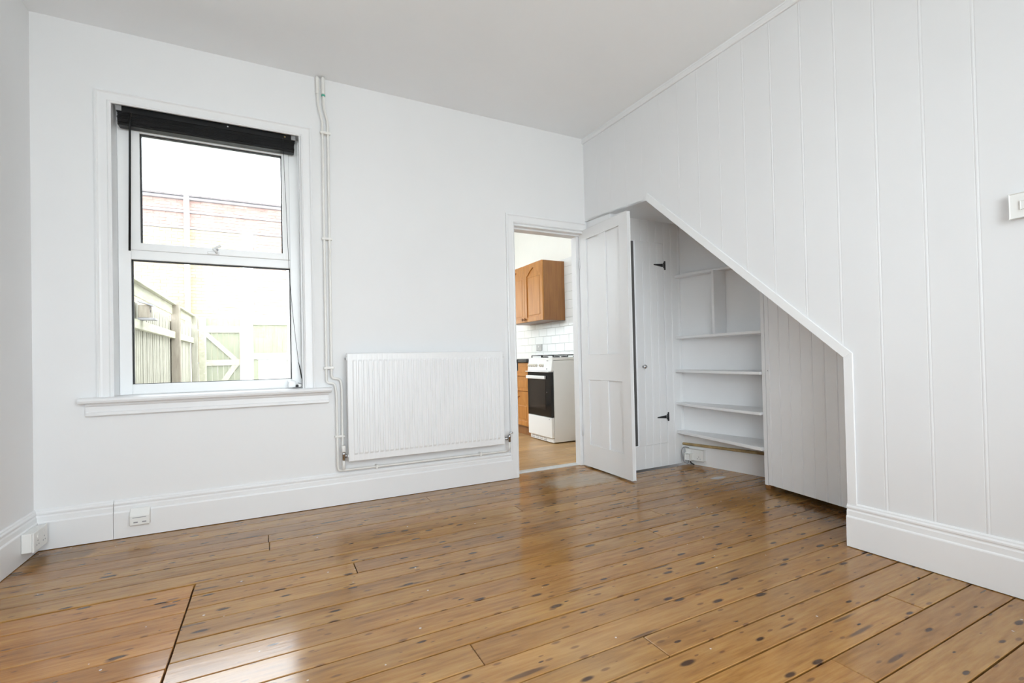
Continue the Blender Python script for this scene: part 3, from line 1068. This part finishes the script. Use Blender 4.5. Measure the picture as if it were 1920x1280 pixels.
for x in (0.62, 1.30):
    m = MB()
    m.box(x, x + 0.03, -0.068, -0.001, RZ0 + 0.05, RZ0 + 0.08, 0.002)
    m.box(x, x + 0.03, -0.068, -0.001, RZ1 - 0.10, RZ1 - 0.06, 0.002)
    m.box(x, x + 0.03, -0.006, -0.001, RZ0 + 0.03, RZ1 - 0.04, 0.001)
    m.build('wall_bracket', 'radiator_enamel', rd)
VZ = RZ0 + 0.035
for sgn, x in ((-1, 0.398), (1, 1.545)):
    ex = RX0 if sgn < 0 else RX1
    v = MB()
    v.tube([(ex + sgn * 0.006, -0.075, VZ), (x, -0.075, VZ)], 0.0075)
    v.lathe([(0.013, 0), (0.013, 0.010)], ((ex + x) / 2 - 0.005, -0.075, VZ), (1, 0, 0), 6)
    v.lathe([(0.009, 0), (0.011, 0.004), (0.011, 0.032), (0.013, 0.034), (0.013, 0.046), (0.009, 0.05)], (x, -0.075, VZ - 0.026), (0, 0, 1), 10)
    vo = v.build('valve', 'chrome', rd)
    if sgn < 0:
        MB().lathe([(0.010, 0), (0.013, 0.004), (0.0125, 0.038), (0.010, 0.042), (0, 0.043)], (x, -0.075, VZ + 0.024), (0, 0, 1), 12).build('valve_cap', 'white_plastic', vo)
    else:
        MB().tube([(x, -0.075, VZ + 0.026), (x + 0.006, -0.078, VZ + 0.040), (x + 0.026, -0.085, VZ + 0.040)], 0.006, 0.01).build('valve_key', 'chrome', vo)

# heating pipes dropping from the ceiling
pr_ = 0.0078
hp1 = thing('heating_pipe', (0.29, -0.02, 0.21), 'left-hand white heating pipe from the ceiling to the far radiator valve', 'pipe')
MB().tube([(0.287, -0.022, H - 0.002), (0.289, -0.022, 2.50), (0.312, -0.022, 2.40), (0.311, -0.022, 0.768), (0.358, -0.022, 0.766), (0.368, -0.022, 0.70), (0.369, -0.030, 0.218), (1.545, -0.030, 0.214), (1.545, -0.075, 0.232), (1.545, -0.075, VZ - 0.025)], pr_, 0.022).build('pipe_run', 'pipe_paint', hp1)
MB().lathe([(0.0095, 0), (0.011, 0.004), (0.011, 0.10), (0.0095, 0.104)], (0.287, -0.022, 2.57), (0, 0, 1), 12).build('sleeve', 'pipe_paint', hp1)
hp2 = thing('heating_pipe', (0.32, -0.02, 0.25), 'right-hand white heating pipe with green tape near the ceiling', 'pipe')
MB().tube([(0.320, -0.022, H - 0.002), (0.321, -0.022, 2.50), (0.344, -0.022, 2.40), (0.341, -0.022, 0.796), (0.392, -0.022, 0.792), (0.401, -0.022, 0.74), (0.398, -0.030, 0.236), (0.398, -0.075, 0.230), (0.398, -0.075, VZ - 0.025)], pr_, 0.022).build('pipe_run', 'pipe_paint', hp2)
MB().lathe([(0.0095, 0), (0.011, 0.004), (0.011, 0.10), (0.0095, 0.104)], (0.320, -0.022, 2.575), (0, 0, 1), 12).build('sleeve', 'pipe_paint', hp2)
MB().lathe([(0.010, 0), (0.012, 0.002), (0.012, 0.010), (0.010, 0.012)], (0.3205, -0.022, 2.560), (0, 0, 1), 12).build('green_tape', 'green_cloth', hp2)
for (x0, x1, z) in ((0.312, 0.344, 2.331), (0.3115, 0.3425, 1.667), (0.311, 0.341, 0.862), (0.3685, 0.4005, 0.431)):
    m = MB()
    m.box(x0 - 0.015, x1 + 0.015, -0.0335, -0.012, z - 0.008, z + 0.008, 0.004, 2)
    m.box(x0 - 0.006, x1 + 0.006, -0.014, -0.0005, z - 0.006, z + 0.006, 0.001)
    m.build('pipe_clip', 'pipe_paint', hp1)
for x in (0.605, 1.335):
    MB().box(x - 0.008, x + 0.008, -0.042, -0.0005, 0.204, 0.229, 0.004, 2).build('pipe_clip', 'pipe_paint', hp1)

# ------------------------------------------------------------------ sockets and switch
s1 = thing('phone_socket', (-0.62, -0.022, 0.07), 'white box socket on the skirting below the window', 'socket')
MB().prism([(-0.664, -0.023, 0.066), (-0.664, -0.052, 0.066), (-0.664, -0.052, 0.118), (-0.664, -0.030, 0.152), (-0.664, -0.023, 0.152)], (0.086, 0, 0), 0.003).build('box', 'white_plastic', s1)
MB().box(-0.660, -0.582, -0.0535, -0.052, 0.070, 0.116, 0.0005).build('face_plate', 'white_plastic', s1)
for x in (-0.646, -0.610):
    MB().box(x, x + 0.018, -0.0545, -0.0533, 0.080, 0.086).build('port', 'grey_plastic', s1)
MB().box(-0.650, -0.592, -0.0545, -0.0533, 0.106, 0.109).build('label_line', 'grey_plastic', s1)
s2 = thing('wall_socket', (-1.0, -0.12, 0.05), 'white double socket on the left wall skirting', 'socket')
MB().box(XL + 0.0225, XL + 0.060, -0.205, -0.055, 0.050, 0.138, 0.004, 2).build('back_box', 'white_plastic', s2)
MB().box(XL + 0.060, XL + 0.068, -0.207, -0.053, 0.048, 0.140, 0.003, 2).build('face_plate', 'white_plastic', s2)
for y in (-0.165, -0.095):
    MB().box(XL + 0.067, XL + 0.0705, y - 0.006, y + 0.006, 0.108, 0.124, 0.001).build('rocker', 'white_plastic', s2)
    for (u, v) in ((0, 0.094), (-0.011, 0.076), (0.011, 0.076)):
        MB().box(XL + 0.0675, XL + 0.0685, y + u - 0.003, y + u + 0.003, v - 0.003, v + 0.003).build('pin_hole', 'grey_plastic', s2)
sw = thing('light_switch', (2.38, -2.52, 1.36), 'white light switch at the right edge of the boarded wall', 'switch')
MB().obox((XR, 0), RD, RN, 2.480, 2.566, 0.0005, 0.018, 1.357, 1.443, 0.002).build('back_box', 'white_plastic', sw)
MB().obox((XR, 0), RD, RN, 2.479, 2.567, 0.018, 0.025, 1.356, 1.444, 0.003).build('face_plate', 'white_plastic', sw)
MB().obox((XR, 0), RD, RN, 2.508, 2.538, 0.024, 0.030, 1.384, 1.414, 0.002).build('rocker', 'white_plastic', sw)

# ------------------------------------------------------------------ kitchen beyond the doorway
KX0, KX1, KY1, KH = 0.42, 3.19, 4.40, 3.05
fk = MB().box(0.30, KX1, WT, KY1, -0.2, -0.024).build('floor_kitchen', 'subfloor')
struct(fk, 'pale laminate kitchen floor boards', 'floor')
yk = 0.15
random.seed(11)
while yk < KY1 - 0.1:
    w = random.uniform(0.94, 1.06)
    cut = random.uniform(1.2, 2.9)
    plank(KX0, cut, yk, yk + 0.125, fk, 'laminate_floor', (w, w, w), 'laminate_board', -0.001, gap=0.0004)
    w = random.uniform(0.94, 1.06)
    plank(cut, KX1, yk, yk + 0.125, fk, 'laminate_floor', (w, w, w), 'laminate_board', -0.001, gap=0.0004)
    yk += 0.125
wk = MB().box(KX1, KX1 + 0.12, WT, KY1 + 0.1, -0.1, KH + 0.1).build('wall_kitchen_right', 'kitchen_paint')
struct(wk, 'tiled and cream painted kitchen wall seen through the doorway', 'wall')
MB().box(KX1 - 0.003, KX1, 1.10, KY1, 0.86, 2.08).build('grout', 'grout', wk)
tm = MB().box(-0.0035, 0.0035, -0.0988, 0.0988, -0.0488, 0.0488, 0.0018).mesh('tile', 'tile_glaze')
for r in range(12):
    z = 0.966 + 0.1015 * (r - 1) + 0.05
    yy = 1.25 + (0.1 if r % 2 else 0.0)
    while yy < 3.3:
        if z < 1.42 or yy < 1.85:
            put('tile', tm, wk, loc=(KX1 - 0.006, yy, z))
        yy += 0.2
kf = MB()
kf.box(0.30, 0.75, KY1, KY1 + 0.1, -0.1, KH + 0.1)
kf.box(2.75, KX1 + 0.12, KY1, KY1 + 0.1, -0.1, KH + 0.1)
kf.box(0.75, 2.75, KY1, KY1 + 0.1, -0.1, 0.85)
kf.box(0.75, 2.75, KY1, KY1 + 0.1, 2.25, KH + 0.1)
struct(kf.build('wall_kitchen_far', 'kitchen_paint'), 'cream far wall of the kitchen', 'wall')
kc = MB()
kc.box(0.30, KX1 + 0.12, WT, KY1 + 0.1, KH, KH + 0.1)
struct(kc.build('ceiling_kitchen', 'ceiling_paint'), 'white kitchen ceiling', 'ceiling')
kl = MB()
KWY0, KWY1, KWZ0, KWZ1 = 0.90, 3.80, 0.90, 2.68
kl.box(0.30, KX0, WT, KWY0, -0.2, KH)
kl.box(0.30, KX0, KWY1, 6.8, -0.2, KH)
kl.box(0.30, KX0, KWY0, KWY1, -0.2, KWZ0)
kl.box(0.30, KX0, KWY0, KWY1, KWZ1, KH)
struct(kl.build('wall_kitchen_left', 'render_white'), 'white rendered kitchen wall facing the yard', 'wall')
w3 = sthing('added_window_3', (0.36, 2.45, KWZ0), 'white kitchen window facing the yard, added unseen for daylight', 'window')  # unseen window added to brighten the kitchen
m = MB()
for (a, b, c, d) in ((KWY0, KWY0 + 0.06, KWZ0, KWZ1), (KWY1 - 0.06, KWY1, KWZ0, KWZ1), (KWY0, KWY1, KWZ0, KWZ0 + 0.06), (KWY0, KWY1, KWZ1 - 0.06, KWZ1), (2.42, 2.48, KWZ0, KWZ1)):
    m.box(0.34, 0.40, a, b, c, d)
m.build('frame', 'upvc', w3)
MB().box(0.368, 0.372, KWY0 + 0.06, KWY1 - 0.06, KWZ0 + 0.06, KWZ1 - 0.06).build('glass_pane', 'window_glass', w3)

w4 = sthing('added_window_4', (1.75, KY1, 0.85), 'white kitchen window added unseen in the far wall for daylight', 'window')  # second added kitchen window, out of sight, for more light
m = MB()
for (a, b, c, d) in ((0.75, 0.81, 0.85, 2.25), (2.69, 2.75, 0.85, 2.25), (0.75, 2.75, 0.85, 0.91), (0.75, 2.75, 2.19, 2.25), (1.72, 1.78, 0.85, 2.25)):
    m.box(a, b, KY1 + 0.03, KY1 + 0.08, c, d)
m.build('frame', 'upvc', w4)
MB().box(0.81, 2.69, KY1 + 0.05, KY1 + 0.055, 0.91, 2.19).build('glass_pane', 'window_glass', w4)

# cooker
ck = thing('cooker', (2.88, 1.25, 0), 'white freestanding gas cooker with black glass oven door', 'cooker')
CX, CY0, CY1 = 2.576, 1.0, 1.5
CXB = 3.176
cb = MB()
cb.box(CX + 0.035, CXB, CY0, CY1, 0.012, 0.862, 0.003)
cb.build('body', 'enamel_white', ck)
MB().box(CX + 0.020, CXB, CY0 - 0.002, CY1 + 0.002, 0.864, 0.894, 0.004).build('hob_top', 'enamel_white', ck)
cp = MB().prism([(CX + 0.036, CY0, 0.752), (CX + 0.004, CY0, 0.752), (CX + 0.024, CY0, 0.893), (CX + 0.036, CY0, 0.893)], (0, CY1 - CY0, 0), 0.003).build('control_panel', 'enamel_white', ck)
for y in (1.465, 1.412, 1.362, 1.312, 1.220, 1.178):
    MB().lathe([(0.017, 0), (0.017, 0.006), (0.013, 0.010), (0.012, 0.022), (0.0, 0.024)], (CX + 0.012, y, 0.812), (-0.99, 0, 0.14), 14).build('knob', 'knob_beige', cp)
MB().box(CX + 0.010, CX + 0.014, 1.075, 1.100, 0.858, 0.864).build('badge', 'grey_plastic', cp)
MB().box(CX + 0.003, CX + 0.008, 1.085, 1.094, 0.768, 0.782).build('ignition_button', 'grey_plastic', cp)
MB().box(CX - 0.026, CX + 0.034, CY0 + 0.012, CY1 + 0.004, 0.7415, 0.7505, 0.002).build('deflector_strip', 'enamel_white', ck)
od = MB().box(CX + 0.000, CX + 0.034, CY0 + 0.003, CY1 - 0.003, 0.272, 0.740, 0.003).build('oven_door', 'oven_glass', ck)
MB().box(CX - 0.0015, CX + 0.002, 1.115, 1.455, 0.345, 0.655, 0.0005).build('oven_window', 'oven_window', od)
MB().box(CX - 0.026, CX - 0.004, 1.095, 1.492, 0.668, 0.703, 0.004, 2).build('oven_handle', 'enamel_white', od)
for y in (1.12, 1.45):
    MB().box(CX - 0.010, CX + 0.001, y, y + 0.02, 0.675, 0.697).build('handle_mount', 'enamel_white', od)
MB().lathe([(0.006, 0), (0.006, 0.002)], (CX, 1.085, 0.53), (-1, 0, 0), 10).build('door_badge', 'chrome', od)
dw = MB().box(CX + 0.000, CX + 0.034, CY0 + 0.003, CY1 - 0.003, 0.058, 0.268, 0.004).build('drawer_front', 'enamel_white', ck)
MB().lathe([(0.006, 0), (0.006, 0.002)], (CX, 1.050, 0.252), (-1, 0, 0), 10).build('drawer_catch', 'grey_plastic', dw)
pl_ = MB().box(CX + 0.024, CX + 0.034, CY0 + 0.01, CY1 - 0.008, 0.008, 0.055, 0.002).build('plinth', 'enamel_white', ck)
for r in range(2):
    for k in range(4):
        y = 1.145 + k * 0.085
        MB().box(CX + 0.0225, CX + 0.0245, y, y + 0.062, 0.020 + r * 0.016, 0.026 + r * 0.016).build('vent_slot', 'grey_plastic', pl_)
for (x, y) in ((CX + 0.16, 1.14), (CX + 0.16, 1.38), (CX + 0.42, 1.14), (CX + 0.42, 1.38)):
    MB().lathe([(0.040, 0), (0.040, 0.008), (0.030, 0.012), (0.0, 0.014)], (x, y, 0.894), (0, 0, 1), 14).build('burner', 'black_iron', ck)
for (y0, y1) in ((1.03, 1.245), (1.265, 1.475)):
    m = MB()
    x0, x1 = CX + 0.05, CX + 0.53
    z = 0.918
    m.tube([(x0, y0, z), (x1, y0, z), (x1, y1, z), (x0, y1, z), (x0, y0, z)], 0.005, 0, 6)
    m.tube([((x0 + x1) / 2, y0, z), ((x0 + x1) / 2, y1, z)], 0.005, 0, 6)
    for xc in (CX + 0.16, CX + 0.42):
        yc = (y0 + y1) / 2
        for (ax, ay) in ((0.10, 0), (-0.10, 0), (0, 0.10), (0, -0.10)):
            m.tube([(xc + ax * 0.3, yc + ay * 0.3, z + 0.002), (xc + ax, yc + ay, z + 0.002)], 0.004, 0, 6)
    for (fx, fy) in ((x0, y0), (x1, y0), (x0, y1), (x1, y1)):
        m.tube([(fx, fy, z), (fx, fy, 0.8945)], 0.006, 0, 6)
    m.build('pan_support', 'black_iron', ck)


def oak_door(parent, x, y0, y1, z0, z1, arched=True, knob=None, name='door'):
    """cabinet door facing -x with frame, recessed panel, arched top"""
    w = 0.055
    d = MB().box(x, x + 0.020, y0 + 0.0015, y0 + w, z0, z1, 0.002).build(name, 'oak_front', parent)
    MB().box(x, x + 0.020, y1 - w, y1 - 0.0015, z0, z1, 0.002).build('door_stile', 'oak_front', d)
    MB().box(x, x + 0.020, y0 + w, y1 - w, z0, z0 + w, 0.002).build('door_rail', 'oak_front', d)
    if arched:
        ym, h = (y0 + y1) / 2, 0.085
        a, b = y0 + w, y1 - w
        pts = [(x, a, z1), (x, a, z1 - w - h), (x, a + 0.02, z1 - w - h), (x, (a + ym) / 2, z1 - w - h * 0.40), (x, ym - 0.01, z1 - w), (x, ym + 0.01, z1 - w), (x, (b + ym) / 2, z1 - w - h * 0.40), (x, b - 0.02, z1 - w - h), (x, b, z1 - w - h), (x, b, z1)]
        MB().prism(pts, (0.020, 0, 0)).build('arched_rail', 'oak_front', d)
    else:
        MB().box(x, x + 0.020, y0 + w, y1 - w, z1 - w, z1, 0.002).build('door_rail', 'oak_front', d)
    MB().box(x + 0.014, x + 0.0195, y0 + w - 0.005, y1 - w + 0.005, z0 + w - 0.005, z1 - w + 0.005).build('door_panel', 'oak_front', d)
    MB().box(x + 0.008, x + 0.016, y0 + w + 0.022, y1 - w - 0.022, z0 + w + 0.022, z1 - w - (0.11 if arched else 0.022), 0.004).build('raised_field', 'oak_front', d)
    if knob:
        MB().lathe([(0.008, 0), (0.007, 0.010), (0.016, 0.016), (0.018, 0.024), (0.010, 0.031), (0, 0.032)], (x, knob[0], knob[1]), (-1, 0, 0), 14).build('knob', 'oak_side', d)
    return d


wc = thing('wall_cabinet', (3.03, 2.06, 1.34), 'oak wall cabinet with arched panel doors above the cooker', 'cabinet')
FX = 2.866
MB().box(FX + 0.021, KX1 - 0.0105, 1.618, 2.50, 1.338, 2.050, 0.002).build('carcass', 'oak_side', wc)
oak_door(wc, FX, 1.618, 2.058, 1.340, 2.050, True, (2.030, 1.375))
oak_door(wc, FX, 2.060, 2.498, 1.340, 2.050, True, (2.092, 1.375))
bc = thing('base_cabinet', (2.88, 1.83, 0), 'oak base cabinet with drawers beside the cooker', 'cabinet')
BXF = 2.596
MB().box(BXF + 0.021, KX1 - 0.0105, 1.512, 2.42, 0.10, 0.842, 0.002).build('carcass', 'oak_side', bc)
MB().box(BXF + 0.06, KX1 - 0.0105, 1.512, 2.42, 0.0, 0.10).build('kickboard', 'oak_side', bc)
for (z0, z1) in ((0.682, 0.838), (0.512, 0.678)):
    dwr = MB().box(BXF, BXF + 0.020, 1.514, 1.962, z0, z1, 0.004).build('drawer', 'oak_front', bc)
    MB().box(BXF - 0.003, BXF + 0.001, 1.556, 1.920, z0 + 0.040, z1 - 0.040, 0.002).build('raised_field', 'oak_front', dwr)
oak_door(bc, BXF, 1.514, 1.962, 0.115, 0.508, True)
oak_door(bc, BXF, 1.966, 2.416, 0.115, 0.838, True)
tag(MB().box(BXF - 0.025, KX1 - 0.0105, 1.512, 2.43, 0.844, 0.884, 0.004).build('worktop', 'worktop'), 'dark kitchen worktop on the base cabinet', 'worktop')
ks = thing('wall_socket', (3.18, 2.2, 0.99), 'small grey single socket on the kitchen tiles', 'socket')
MB().box(KX1 - 0.022, KX1 - 0.0100, 2.175, 2.315, 0.985, 1.068, 0.003).build('face_plate', 'socket_grey', ks)
MB().box(KX1 - 0.026, KX1 - 0.021, 2.225, 2.255, 1.030, 1.050, 0.001).build('rocker', 'white_plastic', ks)

# ------------------------------------------------------------------ the yard outside
struct(MB().box(-9, 9, WT, 16, -0.45, -0.20).build('ground', 'yard_paving'), 'pale paved yard outside the window', 'ground')
struct(MB().box(-9, 9, -14, YF - 0.13, -0.45, -0.20).build('ground', 'yard_paving'), 'pale paving in front of the house', 'ground')

GZ = -0.20
fl_ = thing('fence', (-1.3, 4.0, GZ), 'weathered slatted timber fence along the left of the yard', 'fence')
FXL = -1.30
sl = MB().box(-0.008, 0.008, -0.036, 0.036, 0.0, 1.80, 0.003).mesh('slat', 'fence_wood')
y = 0.9
while y < 7.40:
    if abs(y - 5.48) > 0.10:
        put('slat', sl, fl_, loc=(FXL - 0.02 + random.uniform(-0.003, 0.003), y, GZ + random.uniform(-0.01, 0.01)))
    y += 0.105 if y < 5.4 else 0.085
bk = MB().box(-0.006, 0.006, -0.05, 0.05, 0.0, 1.78).mesh('shade_board', 'post_wood')  # darker boards added to draw the shadow lines between slats
y = 0.95
while y < 7.40:
    put('shade_board', bk, fl_, loc=(FXL - 0.06, y, GZ))
    y += 0.104
for z0, z1 in ((0.48, 0.58), (1.30, 1.40), (1.66, 1.80)):
    MB().box(FXL - 0.010, FXL + 0.045 if z0 < 1.6 else FXL + 0.012, 0.85, 7.42, z0, z1, 0.004).build('rail', 'fence_rail', fl_)
MB().box(FXL - 0.05, FXL + 0.06, 0.85, 7.42, 1.80, 1.83, 0.004).build('capping', 'fence_rail', fl_)
for yp in (1.2, 5.48):
    MB().box(FXL - 0.01, FXL + 0.10, yp - 0.05, yp + 0.05, GZ, 1.86, 0.006).build('post', 'post_wood', fl_)
GY = 7.45
MB().box(FXL + 0.00, FXL + 0.10, GY - 0.06, GY + 0.06, GZ, 1.84, 0.008).build('post', 'fence_wood', fl_)

gt = thing('garden_gate', (-0.82, GY, GZ), 'pale ledged and braced timber gate at the end of the yard', 'gate')
GX0_, GX1_ = -1.165, -0.520
nb = 7
for k in range(nb):
    a = GX0_ + (GX1_ - GX0_) * k / nb
    b = GX0_ + (GX1_ - GX0_) * (k + 1) / nb
    MB().box(a + 0.002, b - 0.002, GY, GY + 0.018, GZ + 0.05, 1.78, 0.003).build('board', 'gate_wood', gt)
for z0, z1 in ((1.50, 1.63), (0.87, 0.98), (0.02, 0.13)):
    MB().box(GX0_, GX1_, GY - 0.030, GY - 0.001, z0, z1, 0.004).build('ledge', 'fence_rail', gt)
for (za, zb_) in ((1.50, 0.98), (0.13, 0.87)):
    MB().prism([(GX0_ + 0.02, GY - 0.028, za), (GX0_ + 0.13, GY - 0.028, za), (GX1_ - 0.02, GY - 0.028, zb_), (GX1_ - 0.13, GY - 0.028, zb_)], (0, 0.025, 0)).build('brace', 'fence_rail', gt)
for z in (1.545, 0.925):
    MB().box(GX0_ - 0.05, GX0_ + 0.12, GY - 0.036, GY - 0.0305, z - 0.016, z + 0.016, 0.002).build('hinge', 'zinc', gt)
MB().box(GX0_ - 0.02, GX0_ + 0.10, GY - 0.045, GY - 0.031, GZ + 0.05, 1.78, 0.004).build('stile', 'fence_rail', gt)
tag(MB().box(-0.505, -0.290, GY - 0.08, GY + 0.08, GZ, 1.94, 0.012).build('gate_post', 'render_white'), 'thick white post beside the garden gate', 'post')
fr_ = thing('fence', (0.0, GY, GZ), 'pale boarded fence panel right of the white gate post', 'fence')
for k in range(8):
    MB().box(-0.288 + k * 0.085, -0.290 + (k + 1) * 0.085, GY, GY + 0.018, GZ, 1.80, 0.003).build('board', 'gate_wood', fr_)
for z0, z1 in ((1.66, 1.80), (0.98, 1.10), (0.10, 0.22)):
    MB().box(-0.288, 0.40, GY - 0.032, GY - 0.001, z0, z1, 0.004).build('rail', 'fence_rail', fr_)
gw = MB()  # plain white block under a wider slab
gw.box(-0.18, 0.27, 6.20, 6.45, GZ, 0.96, 0.01)
gw.box(-0.20, 0.29, 6.17, 6.48, 0.961, 1.00, 0.008)
tag(gw.build('white_block', 'render_white'), 'low bright white block at the foot of the yard', 'wall')
bh = thing('bird_house', (-1.22, 3.36, 1.403), 'small dark wooden bird house fixed to the slatted fence', 'bird house')
MB().box(-1.275, -1.175, 3.28, 3.40, 1.4275, 1.568, 0.004).build('box', 'post_wood', bh)
MB().prism([(-1.285, 3.26, 1.605), (-1.14, 3.26, 1.552), (-1.14, 3.26, 1.572), (-1.285, 3.26, 1.627)], (0, 0.16, 0)).build('roof', 'lead_grey', bh)
MB().box(-1.275, -1.12, 3.265, 3.415, 1.403, 1.426, 0.003).build('base', 'lead_grey', bh)
MB().lathe([(0.016, 0), (0.016, 0.002)], (-1.175, 3.34, 1.505), (1, 0, 0), 12).build('entrance', 'black_rubber', bh)

# brick building beyond the yard
bd = thing('brick_building', (-0.5, 10.2, GZ), 'tall pale brick building beyond the yard fence', 'building')
BY = 10.0
MB().box(-6.0, 4.5, BY + 0.012, BY + 0.3, GZ, 4.80).build('wall', 'mortar', bd)
vs_, fs_ = [], []
z, row = 0.9, 0
while z < 4.74:
    x = -5.0 + (0.1125 if row % 2 else 0)
    while x < 3.4:
        if z > 4.05 or not (-0.56 < x + 0.1 < -0.33):
            b0 = len(vs_)
            jd = random.uniform(0, 0.004)
            for (dx, dy, dz_) in ((0, 0, 0), (0.215, 0, 0), (0.215, 0, 0.065), (0, 0, 0.065)):
                vs_.append((x + dx, BY - jd, z + dz_))
            for (dx, dy, dz_) in ((0, 0, 0), (0.215, 0, 0), (0.215, 0, 0.065), (0, 0, 0.065)):
                vs_.append((x + dx, BY + 0.02, z + dz_))
            fs_ += [(b0, b0 + 1, b0 + 2, b0 + 3), (b0, b0 + 4, b0 + 5, b0 + 1), (b0 + 1, b0 + 5, b0 + 6, b0 + 2), (b0 + 2, b0 + 6, b0 + 7, b0 + 3), (b0 + 3, b0 + 7, b0 + 4, b0)]
        x += 0.225
    z += 0.075
    row += 1
me = bpy.data.meshes.new('brickwork')
me.from_pydata(vs_, [], fs_)
me.materials.append(MATS['brick'])
bwk = put('brickwork', me, bd)
bwk['kind'] = 'stuff'
MB().box(-0.56, -0.33, BY - 0.028, BY + 0.012, GZ, 4.05, 0.005).build('pale_pilaster', 'render_white', bd)
for z0, dpt in ((4.05, 0.03), (4.42, 0.05), (4.72, 0.09)):
    MB().box(-6.0, 4.5, BY - dpt, BY + 0.01, z0, z0 + 0.06, 0.004).build('string_course', 'slate', bd)
MB().prism([(-6.0, BY - 0.20, 4.80), (-6.0, BY + 2.0, 5.35), (-6.0, BY + 2.0, 5.25), (-6.0, BY - 0.15, 4.78)], (10.5, 0, 0)).build('roof', 'slate', bd)
dp = MB()
dp.tube([(-1.665, BY - 0.10, GZ), (-1.665, BY - 0.10, 5.25)], 0.055, 0, 12)
dp.build('drainpipe', 'render_white', bd)
